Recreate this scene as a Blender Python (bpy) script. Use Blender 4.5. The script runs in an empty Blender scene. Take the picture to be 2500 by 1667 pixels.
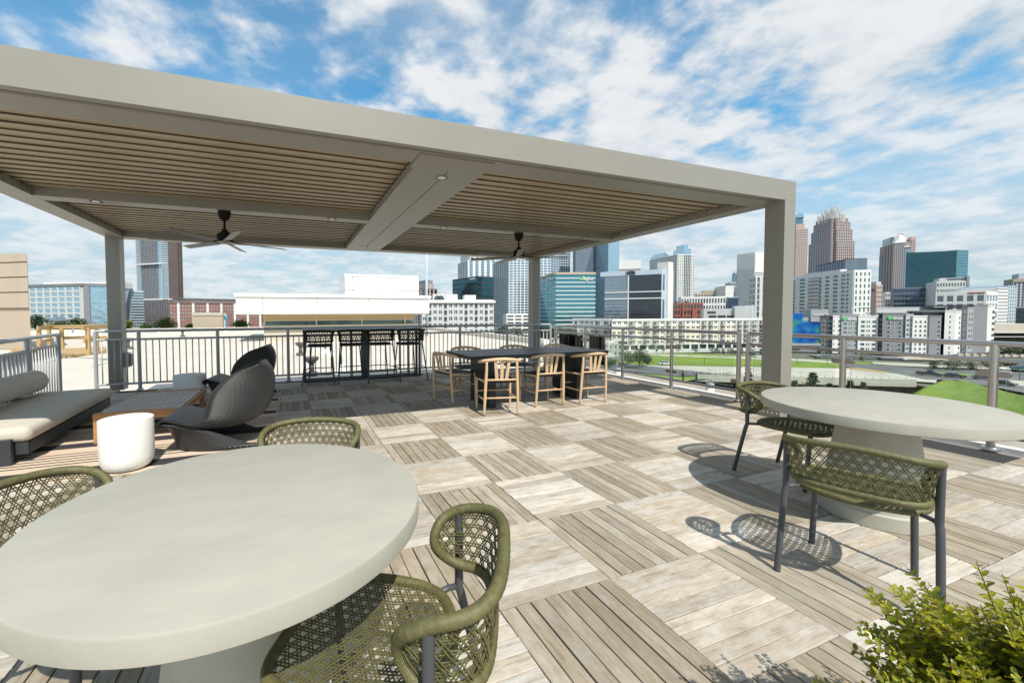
import bpy, bmesh, math, random
import numpy as np
from mathutils import Vector, Matrix
R = math.radians
rng = random.Random(7)
scene = bpy.context.scene
col = scene.collection
PI = math.pi

# ------------------------------------------------------------------ camera
F_PX, CX, CY, CAM_H = 989.5, 1080.9, 801.2, 1.3036      # focal length and principal point, in pixels of the 2500 px wide photograph
YAW, PITCH, ROLL = 0.3571, -0.0353, -0.0044
fwd = Vector((math.sin(YAW)*math.cos(PITCH), math.cos(YAW)*math.cos(PITCH), math.sin(PITCH)))
rgt = Vector((math.cos(YAW), -math.sin(YAW), 0)); upv = rgt.cross(fwd)
rgt, upv = rgt*math.cos(ROLL)+upv*math.sin(ROLL), upv*math.cos(ROLL)-rgt*math.sin(ROLL)
cam_d = bpy.data.cameras.new('camera'); cam = bpy.data.objects.new('camera', cam_d); col.objects.link(cam)
M3 = Matrix((rgt, upv, -fwd)).transposed()
cam.matrix_world = Matrix.Translation((0, 0, CAM_H)) @ M3.to_4x4()
cam_d.sensor_width = 36; cam_d.sensor_fit = 'HORIZONTAL'; cam_d.lens = F_PX/2500*36
cam_d.shift_x = (1250-CX)/2500; cam_d.shift_y = (CY-833.5)/2500
cam_d.clip_start = 0.05; cam_d.clip_end = 20000
scene.camera = cam

# ------------------------------------------------------------------ sky, sun, exposure
SUN_EL = 52.5
w = bpy.data.worlds.new('World'); scene.world = w; w.use_nodes = True
nt = w.node_tree; nt.nodes.clear()
def wn(t, **k):
    n = nt.nodes.new(t)
    for a, b in k.items(): setattr(n, a, b)
    return n
def wmath(op, a, b=None, c=None, clamp=False):
    n = wn('ShaderNodeMath', operation=op, use_clamp=clamp)
    for i, v in enumerate((a, b, c)):
        if v is None: continue
        if isinstance(v, (int, float)): n.inputs[i].default_value = v
        else: nt.links.new(v, n.inputs[i])
    return n.outputs[0]
def wvec(op, a, b):
    n = wn('ShaderNodeVectorMath', operation=op)
    for i, v in enumerate((a, b)):
        if isinstance(v, tuple): n.inputs[i].default_value = v
        else: nt.links.new(v, n.inputs[i])
    return n.outputs[0]
def wramp(x, lo, hi):
    n = wn('ShaderNodeMapRange', interpolation_type='SMOOTHSTEP')
    nt.links.new(x, n.inputs[0]); n.inputs[1].default_value = lo; n.inputs[2].default_value = hi
    return n.outputs[0]
def wnoise(vec, scale, detail=8, rough=.55, dist=0.0, lac=2.0):
    n = wn('ShaderNodeTexNoise'); nt.links.new(vec, n.inputs['Vector'])
    n.inputs['Scale'].default_value = scale; n.inputs['Detail'].default_value = detail
    n.inputs['Roughness'].default_value = rough; n.inputs['Distortion'].default_value = dist; n.inputs['Lacunarity'].default_value = lac
    return n.outputs['Fac']
sky = wn('ShaderNodeTexSky'); sky.sky_type = 'NISHITA'; sky.sun_disc = False
sky.sun_elevation = R(SUN_EL); sky.sun_rotation = R(180); sky.altitude = 200; sky.air_density = 1.0; sky.dust_density = 0.6; sky.ozone_density = 2.5
tc = wn('ShaderNodeTexCoord'); sep = wn('ShaderNodeSeparateXYZ'); nt.links.new(tc.outputs['Generated'], sep.inputs[0])
zc = wmath('MAXIMUM', sep.outputs[2], 0.0)
den = wmath('ADD', zc, 0.17)
px_ = wmath('DIVIDE', sep.outputs[0], den); py_ = wmath('DIVIDE', sep.outputs[1], den)
cmb = wn('ShaderNodeCombineXYZ'); nt.links.new(px_, cmb.inputs[0]); nt.links.new(py_, cmb.inputs[1])
cv = wvec('ADD', cmb.outputs[0], (3.1, 7.6, 0))
big = wnoise(wvec('ADD', cv, (2.6, -1.3, 0)), 0.50, 3, .5)        # where the cloud field is thick or open
mid = wnoise(wvec('ADD', cv, (11, 4, 2)), 4.3, 5, .50, 0.12)      # the lumps
fine = wnoise(wvec('ADD', cv, (5, 1, 9)), 11.0, 5, .58, 0.2)
stv = wn('ShaderNodeMapping'); nt.links.new(cv, stv.inputs[0]); stv.inputs['Rotation'].default_value = (0, 0, R(-24)); stv.inputs['Scale'].default_value = (0.55, 1.7, 1)
stre = wnoise(stv.outputs[0], 0.7, 6, .56, 0.5)                   # long veils
low = wramp(wmath('SUBTRACT', 1.0, zc), 0.62, 0.97)               # towards the horizon lumps dissolve into a pale veil
d0 = wmath('ADD', wmath('MULTIPLY', big, 0.80), wmath('ADD', wmath('MULTIPLY', mid, 1.0), wmath('MULTIPLY', fine, 0.34)))
lump = wmath('MULTIPLY', wramp(d0, 0.90, 1.17), wmath('SUBTRACT', 1.0, wmath('MULTIPLY', low, .55)))
veil = wmath('MULTIPLY', wramp(stre, 0.32, 0.72), 0.50)
dens = wmath('SUBTRACT', 1.0, wmath('MULTIPLY', wmath('SUBTRACT', 1.0, lump), wmath('SUBTRACT', 1.0, veil)), clamp=True)
dens = wmath('ADD', wmath('MULTIPLY', dens, wmath('SUBTRACT', 1.0, wmath('MULTIPLY', low, 0.42))), wmath('MULTIPLY', low, 0.46), clamp=True)
dens = wmath('MINIMUM', wmath('MULTIPLY', dens, 0.98), 0.98)
shade = wramp(wmath('ADD', wmath('MULTIPLY', mid, .75), wmath('ADD', wmath('MULTIPLY', fine, .35), wmath('MULTIPLY', stre, .10))), 0.44, 0.74)     # thick bellies are greyer
cc = wn('ShaderNodeMix', data_type='RGBA'); nt.links.new(shade, cc.inputs[0])
cc.inputs[6].default_value = (4.7, 5.3, 5.75, 1); cc.inputs[7].default_value = (6.9, 7.05, 7.2, 1)
hz = wn('ShaderNodeMix', data_type='RGBA'); nt.links.new(wmath('MULTIPLY', low, .80), hz.inputs[0]); hz.inputs[7].default_value = (4.1, 4.95, 5.5, 1)
tint = wn('ShaderNodeMix', data_type='RGBA', blend_type='MULTIPLY'); tint.inputs[0].default_value = 1.0
nt.links.new(sky.outputs[0], tint.inputs[6]); tint.inputs[7].default_value = (0.42, 1.50, 1.66, 1)
mx = wn('ShaderNodeMix', data_type='RGBA'); nt.links.new(dens, mx.inputs[0]); nt.links.new(tint.outputs[2], hz.inputs[6]); nt.links.new(hz.outputs[2], mx.inputs[6]); nt.links.new(cc.outputs[2], mx.inputs[7])
bg = wn('ShaderNodeBackground'); bg.inputs['Strength'].default_value = 0.083; nt.links.new(mx.outputs[2], bg.inputs['Color'])
out = wn('ShaderNodeOutputWorld'); nt.links.new(bg.outputs[0], out.inputs['Surface'])
sun_d = bpy.data.lights.new('sun', 'SUN'); sun = bpy.data.objects.new('sun', sun_d); col.objects.link(sun)
sun_d.energy = 3.6; sun_d.angle = R(0.53); sun_d.color = (1.0, 0.945, 0.855)
sun.rotation_euler = (R(90-SUN_EL), 0, R(0.5)); sun.location = (0, -20, 30)
vs = scene.view_settings; vs.view_transform = 'Standard'; vs.look = 'None'; vs.gamma = 1; vs.use_curve_mapping = False; vs.exposure = 0.58
scene.render.engine = 'CYCLES'
scene.cycles.max_bounces = 8; scene.cycles.transparent_max_bounces = 16

# ------------------------------------------------------------------ pixel of the photograph -> point of the place
def ray(u, v): return rgt*((u-CX)/F_PX) - upv*((v-CY)/F_PX) + fwd
def at_z(u, v, z):
    d = ray(u, v); t = (z-CAM_H)/d.z; return Vector((d.x*t, d.y*t, z))
fh_ = Vector((fwd.x, fwd.y, 0)).normalized()
def at_d(u, dist, v=766.0):        # ground-plan point at a given depth
    d = ray(u, v); k = dist/d.dot(fh_); return Vector((d.x*k, d.y*k))
def z_at(u, v, dist):
    d = ray(u, v); return CAM_H + d.z*dist/d.dot(fh_)
def z_hd(u, v, hd):
    d = ray(u, v); return CAM_H + d.z*hd/math.hypot(d.x, d.y)

# ------------------------------------------------------------------ mesh builder
class MB:
    def __init__(s): s.v = []; s.f = []; s.uv = None
    def add(s, vs, fs):
        b = len(s.v); s.v += [tuple(p) for p in vs]; s.f += [tuple(i+b for i in f) for f in fs]; return s
    def hexa(s, p):      # 8 points: bottom 0-3 ccw, top 4-7
        return s.add(p, [(3, 2, 1, 0), (4, 5, 6, 7), (0, 1, 5, 4), (1, 2, 6, 5), (2, 3, 7, 6), (3, 0, 4, 7)])
    def box(s, x0, x1, y0, y1, z0, z1):
        return s.hexa([(x0, y0, z0), (x1, y0, z0), (x1, y1, z0), (x0, y1, z0), (x0, y0, z1), (x1, y0, z1), (x1, y1, z1), (x0, y1, z1)])
    def cbox(s, x0, x1, y0, y1, z0, z1, c):  # box with chamfered top edges
        s.add([(x0, y0, z0), (x1, y0, z0), (x1, y1, z0), (x0, y1, z0), (x0, y0, z1-c), (x1, y0, z1-c), (x1, y1, z1-c), (x0, y1, z1-c),
               (x0+c, y0+c, z1), (x1-c, y0+c, z1), (x1-c, y1-c, z1), (x0+c, y1-c, z1)],
              [(3, 2, 1, 0), (0, 1, 5, 4), (1, 2, 6, 5), (2, 3, 7, 6), (3, 0, 4, 7), (4, 5, 9, 8), (5, 6, 10, 9), (6, 7, 11, 10), (7, 4, 8, 11), (8, 9, 10, 11)])
        return s
    def obox(s, c, ax, ay, az, hx, hy, hz):
        c = Vector(c); ax = Vector(ax)*hx; ay = Vector(ay)*hy; az = Vector(az)*hz
        return s.hexa([c-ax-ay-az, c+ax-ay-az, c+ax+ay-az, c-ax+ay-az, c-ax-ay+az, c+ax-ay+az, c+ax+ay+az, c-ax+ay+az])
    def bar(s, p, q, wx, wz, up=(0, 0, 1)):
        p = Vector(p); q = Vector(q); d = (q-p); L = d.length; d.normalize(); a = d.cross(Vector(up))
        if a.length < 1e-4: a = d.cross(Vector((1, 0, 0)))
        a.normalize(); b = a.cross(d)
        return s.obox((p+q)/2, d, a, b, L/2, wx/2, wz/2)
    def prism(s, pts, z0, z1):
        n = len(pts); vs = [(x, y, z0) for x, y in pts]+[(x, y, z1) for x, y in pts]
        return s.add(vs, [tuple(reversed(range(n))), tuple(range(n, 2*n))]+[(i, (i+1) % n, n+(i+1) % n, n+i) for i in range(n)])
    def extr_x(s, prof, x0, x1):     # closed profile in (y, z), extruded along x
        n = len(prof); vs = [(x0, y, z) for y, z in prof]+[(x1, y, z) for y, z in prof]
        return s.add(vs, [tuple(range(n)), tuple(reversed(range(n, 2*n)))]+[(i, n+i, n+(i+1) % n, (i+1) % n) for i in range(n)])
    def lathe(s, prof, n=32, c=(0, 0), cap0=True, cap1=True):
        vs = []; m = len(prof)
        for r, z in prof:
            for k in range(n):
                a = 2*PI*k/n; vs.append((c[0]+r*math.cos(a), c[1]+r*math.sin(a), z))
        fs = [(i*n+k, i*n+(k+1) % n, (i+1)*n+(k+1) % n, (i+1)*n+k) for i in range(m-1) for k in range(n)]
        if cap0: fs.append(tuple(reversed(range(n))))
        if cap1: fs.append(tuple(range((m-1)*n, m*n)))
        return s.add(vs, fs)
    def tube(s, pts, r, n=8, closed=False, caps=True, phase=0.0):
        P = [Vector(p) for p in pts]; m = len(P); rr = r if isinstance(r, (list, tuple)) else [r]*m
        tang = []
        for i in range(m):
            a = P[(i-1) % m] if (closed or i > 0) else P[i]; b = P[(i+1) % m] if (closed or i < m-1) else P[i]
            t = b-a; t.normalize(); tang.append(t)
        t0 = tang[0]; u = t0.cross(Vector((0, 0, 1)))
        if u.length < 1e-3: u = t0.cross(Vector((1, 0, 0)))
        u.normalize(); vs = []
        for i in range(m):
            t = tang[i]; u = u-t*u.dot(t)
            if u.length < 1e-6: u = t.orthogonal()
            u.normalize(); w_ = t.cross(u)
            for k in range(n):
                a = 2*PI*k/n+phase; vs.append(P[i]+(u*math.cos(a)+w_*math.sin(a))*rr[i])
        fs = []
        for i in range(m if closed else m-1):
            j = (i+1) % m
            for k in range(n): fs.append((i*n+k, i*n+(k+1) % n, j*n+(k+1) % n, j*n+k))
        if not closed and caps: fs += [tuple(reversed(range(n))), tuple(range((m-1)*n, m*n))]
        return s.add(vs, fs)
    def mesh(s, name, mat, smooth=False, uv=None):
        me = bpy.data.meshes.new(name); me.from_pydata(s.v, [], s.f)
        if mat is not None: me.materials.append(mat)
        if smooth:
            me.polygons.foreach_set('use_smooth', [True]*len(me.polygons))
            if smooth is not True: me.set_sharp_from_angle(angle=R(smooth))
        if uv is not None:
            l = me.uv_layers.new(name='UVMap'); idx = np.zeros(len(me.loops), dtype=np.int32); me.loops.foreach_get('vertex_index', idx)
            l.data.foreach_set('uv', np.asarray(uv, dtype=np.float32)[idx].ravel())
        me.update(); return me
    def build(s, name, mat, parent=None, smooth=False, uv=None, loc=None, rot=None):
        return link(name, s.mesh(name, mat, smooth, uv), parent, loc, rot)
def link(name, me, parent=None, loc=None, rot=None):
    o = bpy.data.objects.new(name, me); col.objects.link(o)
    if parent is not None: o.parent = parent
    if loc is not None: o.location = loc
    if rot is not None: o.rotation_euler = rot if not isinstance(rot, (int, float)) else (0, 0, rot)
    return o
def tag(o, label=None, cat=None, group=None, kind=None):
    if label: o['label'] = label
    if cat: o['category'] = cat
    if group: o['group'] = group
    if kind: o['kind'] = kind
    return o
def thing(name, label, cat, loc=(0, 0, 0), rz=0.0, group=None):
    o = bpy.data.objects.new(name, None); col.objects.link(o); o.location = loc; o.rotation_euler = (0, 0, rz)
    o.empty_display_size = 0.2
    return tag(o, label, cat, group)
def kids(o): return [c for c in o.children]
def dup(root, loc, rz, label, group=None):
    def cp(o, par):
        c = o.copy(); col.objects.link(c); c.parent = par
        for ch in kids(o): cp(ch, c)
        return c
    r = cp(root, None); r.location = loc; r.rotation_euler = (0, 0, rz); r['label'] = label
    if group: r['group'] = group
    return r

# ------------------------------------------------------------------ materials
def mat(name, color, rough=.6, metal=0.0, var=0.0, vscale=8.0, bump=0.0, bscale=60.0, spec=.5, stretch=None, coords='Object', color2=None, detail=5, coat=0.0):
    m = bpy.data.materials.new(name); m.use_nodes = True; t = m.node_tree; b = t.nodes['Principled BSDF']
    b.inputs['Roughness'].default_value = rough; b.inputs['Metallic'].default_value = metal; b.inputs['Specular IOR Level'].default_value = spec
    b.inputs['Coat Weight'].default_value = coat
    c = (*color, 1); b.inputs['Base Color'].default_value = c
    if var or bump or color2:
        tcn = t.nodes.new('ShaderNodeTexCoord'); vec = tcn.outputs[coords]
        if stretch:
            mp = t.nodes.new('ShaderNodeMapping'); mp.inputs['Scale'].default_value = stretch; t.links.new(vec, mp.inputs[0]); vec = mp.outputs[0]
    if var or color2:
        n = t.nodes.new('ShaderNodeTexNoise'); n.inputs['Scale'].default_value = vscale; n.inputs['Detail'].default_value = detail; n.inputs['Roughness'].default_value = .62
        t.links.new(vec, n.inputs['Vector'])
        mr = t.nodes.new('ShaderNodeMapRange'); mr.inputs[1].default_value = .3; mr.inputs[2].default_value = .7; t.links.new(n.outputs['Fac'], mr.inputs[0])
        mixn = t.nodes.new('ShaderNodeMix'); mixn.data_type = 'RGBA'; t.links.new(mr.outputs[0], mixn.inputs[0])
        c2 = color2 if color2 else tuple(x*(1-var) for x in color); c1 = color if color2 else tuple(min(1, x*(1+var*.6)) for x in color)
        mixn.inputs[6].default_value = (*c2, 1); mixn.inputs[7].default_value = (*c1, 1); t.links.new(mixn.outputs[2], b.inputs['Base Color'])
    if bump:
        n = t.nodes.new('ShaderNodeTexNoise'); n.inputs['Scale'].default_value = bscale; n.inputs['Detail'].default_value = 4; t.links.new(vec, n.inputs['Vector'])
        bp = t.nodes.new('ShaderNodeBump'); bp.inputs['Strength'].default_value = bump; bp.inputs['Distance'].default_value = .01
        t.links.new(n.outputs['Fac'], bp.inputs['Height']); t.links.new(bp.outputs[0], b.inputs['Normal'])
    return m
M = {}
# ------------------------------------------------------------------ deck of teak tiles
TILE, TX0, TY0 = 0.61, 1.4495, 1.5438
PITCH = TILE/8
def wood_mat(name, along, light, tan, dark, spots=.55):
    m = bpy.data.materials.new(name); m.use_nodes = True; t = m.node_tree; b = t.nodes['Principled BSDF']; L = t.links
    def nd(k, **kw):
        n = t.nodes.new(k)
        for a, v in kw.items(): setattr(n, a, v)
        return n
    def mth(op, a, b_=None, clamp=False):
        n = nd('ShaderNodeMath', operation=op, use_clamp=clamp)
        for i, v in enumerate((a, b_)):
            if v is None: continue
            if isinstance(v, (int, float)): n.inputs[i].default_value = v
            else: L.new(v, n.inputs[i])
        return n.outputs[0]
    def mr(x, a, b_, c=0.0, d=1.0):
        n = nd('ShaderNodeMapRange'); L.new(x, n.inputs[0]); n.inputs[1].default_value = a; n.inputs[2].default_value = b_; n.inputs[3].default_value = c; n.inputs[4].default_value = d; return n.outputs[0]
    def mixc(f, a, b_):
        n = nd('ShaderNodeMix', data_type='RGBA'); L.new(f, n.inputs[0]) if not isinstance(f, float) else None
        for i, v in ((6, a), (7, b_)):
            if isinstance(v, tuple): n.inputs[i].default_value = (*v, 1)
            else: L.new(v, n.inputs[i])
        return n.outputs[2]
    g = nd('ShaderNodeNewGeometry'); sp = nd('ShaderNodeSeparateXYZ'); L.new(g.outputs['Position'], sp.inputs[0])
    X, Y = sp.outputs[0], sp.outputs[1]
    u, v, u0, v0 = (X, Y, TX0, TY0) if along == 'X' else (Y, X, TY0, TX0)
    cu = mth('FLOOR', mth('DIVIDE', mth('SUBTRACT', u, u0), TILE)); cvv = mth('FLOOR', mth('DIVIDE', mth('SUBTRACT', v, v0), PITCH))
    cb = nd('ShaderNodeCombineXYZ'); L.new(cu, cb.inputs[0]); L.new(cvv, cb.inputs[1])
    wnz = nd('ShaderNodeTexWhiteNoise', noise_dimensions='3D'); L.new(cb.outputs[0], wnz.inputs['Vector'])
    rnd = wnz.outputs['Value']; rs = nd('ShaderNodeSeparateColor'); L.new(wnz.outputs['Color'], rs.inputs[0])
    # grain coordinates: long along the plank, shifted per plank
    gc = nd('ShaderNodeCombineXYZ'); L.new(mth('ADD', mth('MULTIPLY', u, 5.0), mth('MULTIPLY', rnd, 37.0)), gc.inputs[0]); L.new(mth('MULTIPLY', v, 62.0), gc.inputs[1]); L.new(mth('MULTIPLY', rnd, 19.0), gc.inputs[2])
    n1 = nd('ShaderNodeTexNoise'); L.new(gc.outputs[0], n1.inputs['Vector']); n1.inputs['Scale'].default_value = 1.0; n1.inputs['Detail'].default_value = 7; n1.inputs['Roughness'].default_value = .65; n1.inputs['Distortion'].default_value = .6
    sc = nd('ShaderNodeCombineXYZ'); L.new(mth('ADD', mth('MULTIPLY', u, 7.0), mth('MULTIPLY', rnd, 11.0)), sc.inputs[0]); L.new(mth('MULTIPLY', v, 16.0), sc.inputs[1]); L.new(rs.outputs[1], sc.inputs[2])
    n2 = nd('ShaderNodeTexNoise'); L.new(sc.outputs[0], n2.inputs['Vector']); n2.inputs['Scale'].default_value = 1.0; n2.inputs['Detail'].default_value = 8; n2.inputs['Roughness'].default_value = .72
    n3 = nd('ShaderNodeTexNoise'); L.new(g.outputs['Position'], n3.inputs['Vector']); n3.inputs['Scale'].default_value = 0.9; n3.inputs['Detail'].default_value = 3
    patch = mth('ADD', mr(n2.outputs['Fac'], .36, .66), mth('MULTIPLY', mth('SUBTRACT', rs.outputs[0], .5), .75))
    c = mixc(mth('MINIMUM', mth('MAXIMUM', patch, 0.0), 1.0), tan, light)
    grain = mr(n1.outputs['Fac'], .32, .52, .80, 0.0)
    c = mixc(mth('MULTIPLY', grain, mr(n2.outputs['Fac'], .62, .35, .15, spots)), c, dark)
    # whole-plank tone and broad weathering over the deck
    tone = mth('MULTIPLY', mr(rs.outputs[2], 0, 1, .80, 1.10), mr(n3.outputs['Fac'], .3, .7, .88, 1.08))
    hs = nd('ShaderNodeVectorMath', operation='SCALE'); L.new(c, hs.inputs[0]); L.new(tone, hs.inputs['Scale'])
    L.new(hs.outputs[0], b.inputs['Base Color']); b.inputs['Roughness'].default_value = .72; b.inputs['Specular IOR Level'].default_value = .35
    bp = nd('ShaderNodeBump'); bp.inputs['Strength'].default_value = .5; bp.inputs['Distance'].default_value = .003; L.new(n1.outputs['Fac'], bp.inputs['Height']); L.new(bp.outputs[0], b.inputs['Normal'])
    return m
M['plank_x'] = wood_mat('weathered_teak_x_sheen', 'X', (.565, .53, .475), (.43, .365, .28), (.165, .14, .11), .85)  # X planks coloured lighter than Y ones: sheen along the grain painted in
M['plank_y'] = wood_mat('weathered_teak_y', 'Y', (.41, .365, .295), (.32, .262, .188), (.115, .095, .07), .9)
M['under'] = mat('deck_underlay', (.03, .03, .028), .9)
M['roofwhite'] = mat('white_roof_membrane', (.585, .545, .475), .8, color2=(.52, .47, .395), vscale=.35, bump=.1, bscale=3)
M['coping'] = mat('weathered_stone_coping', (.36, .325, .28), .8, color2=(.27, .23, .19), vscale=5, bump=.3)
M['whitestrip'] = mat('white_kerb', (.74, .73, .70), .7, var=.1, vscale=6)

DX0, DX1, DY0, DY1 = -3.60, 6.16, -1.5062, 8.60
deck = tag(MB().box(DX0, DX1, DY0, DY1, -.16, -.024).build('deck', M['under']), kind='structure')
def plank_list():
    out = []
    for i in range(-9, 8):
        for j in range(-5, 12):
            x0 = TX0+i*TILE; y0 = TY0+j*TILE
            for k in range(8):
                if (i+j) % 2 == 0: a = ('Y', x0+k*PITCH+PITCH/2, y0+TILE/2)
                else: a = ('X', x0+TILE/2, y0+k*PITCH+PITCH/2)
                if not (DX0+.04 < a[1] < DX1-.05 and DY0+.05 < a[2] < DY1-.03): continue
                if a[0] == 'X' and (a[1]+TILE/2 > DX1+.04 or a[1]-TILE/2 < DX0-.04): continue
                if a[0] == 'Y' and (a[2]+TILE/2 > DY1+.04 or a[2]-TILE/2 < DY0-.2): continue
                out.append(a)
    return out
def pscore(a):
    d = Vector((a[1], a[2], -CAM_H)); zf = d.dot(fwd)
    if zf < .15: return -1
    u = CX+F_PX*d.dot(rgt)/zf; v = CY-F_PX*d.dot(upv)/zf
    if not (-120 < u < 2620 and 700 < v < 1800): return -1
    hid = ((a[1]+.35)**2+(a[2]-1.75)**2 < .42) or (u < 900 and 1150 < v < 1560)      # behind the near tabletop
    return (1/zf**3)*(0.02 if hid else 1)
PL = sorted(plank_list(), key=pscore, reverse=True)
gap = .0026
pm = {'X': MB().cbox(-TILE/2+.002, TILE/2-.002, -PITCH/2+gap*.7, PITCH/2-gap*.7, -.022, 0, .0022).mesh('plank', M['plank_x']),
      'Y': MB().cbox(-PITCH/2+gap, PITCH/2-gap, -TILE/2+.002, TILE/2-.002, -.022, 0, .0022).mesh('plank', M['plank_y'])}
far = {'X': MB(), 'Y': MB()}
for n, (ax, x, y) in enumerate(PL):
    dz = rng.uniform(-.0012, .0008)
    if n < 290:
        o = link('plank', pm[ax], deck, (x+rng.uniform(-.0015, .0015), y+rng.uniform(-.0015, .0015), dz))
        o.rotation_euler = (rng.uniform(-.004, .004), rng.uniform(-.004, .004), rng.uniform(-.0025, .0025))
    else:
        jx, jy = rng.uniform(-.0015, .0015), rng.uniform(-.0015, .0015)
        if ax == 'X': far[ax].cbox(x-TILE/2+.002+jx, x+TILE/2-.002+jx, y-PITCH/2+gap*.7, y+PITCH/2-gap*.7, -.022, dz, .002)
        else: far[ax].cbox(x-PITCH/2+gap, x+PITCH/2-gap, y-TILE/2+.002+jy, y+TILE/2-.002+jy, -.022, dz, .002)
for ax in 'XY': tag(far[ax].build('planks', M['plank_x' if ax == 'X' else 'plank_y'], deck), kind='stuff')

# roof edge beyond the right railing: white kerb, stone coping
kerb = tag(MB().cbox(6.27, 6.36, -2, 9.0, -.16, .028, .006).build('kerb', M['whitestrip']), kind='structure')
led = MB().box(6.162, 6.268, -2, 9.0, -.16, -.03)
led.box(6.362, 7.05, -2, 9.0, -.2, -.035)
y = -2.0
while y < 9.0:
    led.cbox(6.40, 7.04, y+.006, y+1.194, -.034, -.012, .006); y += 1.2
ledge = tag(led.build('roof_ledge', M['coping']), kind='structure')

# ------------------------------------------------------------------ white roof beyond the back railing, and the host building below
RZ = -.32
roof = MB()
roof.prism([(-60, -12), (6.9, -12), (6.9, 9.2), (12.2, 17.5), (13.5, 44), (-60, 44)], RZ-.4, RZ)
roof_o = tag(roof.build('roof', M['roofwhite']), kind='structure')
par = MB()
def wallseg(mb, p, q, th, z0, z1):
    p = Vector(p); q = Vector(q); d = (q-p).normalized(); n = Vector((-d.y, d.x))*th
    mb.prism([tuple(p), tuple(q), tuple(q+n), tuple(p+n)], z0, z1)
wallseg(par, (6.6, 9.25), (12.0, 17.6), -.35, RZ+.002, RZ+.30); wallseg(par, (12.05, 17.7), (13.2, 43.6), -.35, RZ+.002, RZ+.30)
wallseg(par, (13.2, 43.7), (-60, 43.7), .4, RZ+.002, RZ+.42)
M['parapet'] = mat('roof_parapet', (.66, .62, .55), .8, var=.15, vscale=1.2)
tag(par.build('roof_parapet', M['parapet']), 'low pale parapet along the edge of the white roof', 'parapet')
M['host'] = mat('host_building_wall', (.45, .42, .37), .8, var=.1)
tag(MB().prism([(-59.9, -11.9), (7.0, -11.9), (7.0, 9.2), (12.1, 17.5), (13.4, 43.9), (-59.9, 43.9)], -19, RZ-.41).build('host_building', M['host']), kind='structure')
# seams and stains of the membrane are real laps
sm = MB()
for yy in np.arange(10.2, 43, 2.05): sm.box(-59, 6.5 if yy < 9.2 else min(11.6, 6.5+(yy-9.4)*.62), yy, yy+.11, RZ, RZ+.006)
sm.build('membrane_lap', mat('membrane_lap', (.55, .51, .44), .75, var=.2, vscale=1.5), roof_o)
# ------------------------------------------------------------------ pergola
M['pergola'] = mat('taupe_powder_coat', (.262, .246, .212), .42, var=.04, vscale=3, bump=.03, bscale=200)
M['louvre'] = mat('louvre_tan_coat', (.37, .29, .18), .45, var=.06, vscale=3, bump=.02, bscale=100)
M['pergdark'] = mat('pergola_recess', (.10, .085, .065), .7)
M['lampglass'] = mat('downlight_lens', (.75, .73, .66), .25)
PX0, PX1, PY0, PY1, PZ0, PZ1 = -2.97, 5.765, 3.16, 8.78, 2.650, 2.883
BW, FB = .275, .36
perg = thing('pergola', 'large taupe louvred pergola on square posts over the back half of the deck', 'pergola', (0, 0, 0))
def part(n, mb, m, parent=perg, **k): return mb.build(n, m, parent, **k)
# beams butt end to end
part('front_beam', MB().box(PX0, PX1, PY0, PY0+FB, PZ0, PZ1), M['pergola'])
part('front_beam_seam', MB().box(PX0+.01, PX1-.21, PY0+.070, PY0+.076, PZ0-.0025, PZ0+.01), M['pergdark'])
part('front_beam_lip', MB().box(PX0+.01, 1.0, PY0+.10, PY0+.11, PZ0-.003, PZ0+.01).box(1.80, PX1-.25, PY0+.10, PY0+.11, PZ0-.003, PZ0+.01), M['pergola'])
part('rear_beam', MB().box(PX0, PX1, PY1-BW, PY1, PZ0, PZ1), M['pergola'])
part('side_beam', MB().box(PX0, PX0+BW, PY0+FB+.001, PY1-BW-.001, PZ0, PZ1), M['pergola'])
part('side_beam', MB().box(PX1-BW, PX1, PY0+FB+.001, PY1-BW-.001, PZ0, PZ1), M['pergola'])
CB0, CB1 = 1.075, 1.765
part('centre_beam', MB().box(CB0, CB1, PY0+FB+.001, PY1-BW-.001, PZ0+.001, PZ1).box(CB0-.04, CB1-.03, PY0+.13, PY0+FB+.1, PZ0-.010, PZ0), M['pergola'])
part('centre_beam_seam', MB().box((CB0+CB1)/2-.003, (CB0+CB1)/2+.003, PY0+FB+.12, PY1-BW-.02, PZ0-.0015, PZ0+.005), M['pergdark'])
MB0, MB1 = 5.90, 6.12
for xa, xb in ((PX0+BW+.001, CB0-.001), (CB1+.001, PX1-BW-.001)):
    part('cross_beam', MB().box(xa, xb, MB0, MB1, PZ0+.002, PZ1-.02), M['pergola'])
for x0 in (PX0, PX1-.2):
    for y0 in (PY0, PY1-.22):
        p = part('post', MB().box(x0+.0005, x0+.1995, y0+.0005, y0+.2195, 0, PZ0-.001), M['pergola'])
        for kx in (.04, .09, .14, .19):
            bt = MB().lathe([(.007, 0), (.007, .004), (.004, .006)], 8); bt.v = [(x0-vz, y0-.005+kx+vx, .06+vy) for vx, vy, vz in bt.v]
            bt.build('bolt', M['lampglass'], p)
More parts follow.
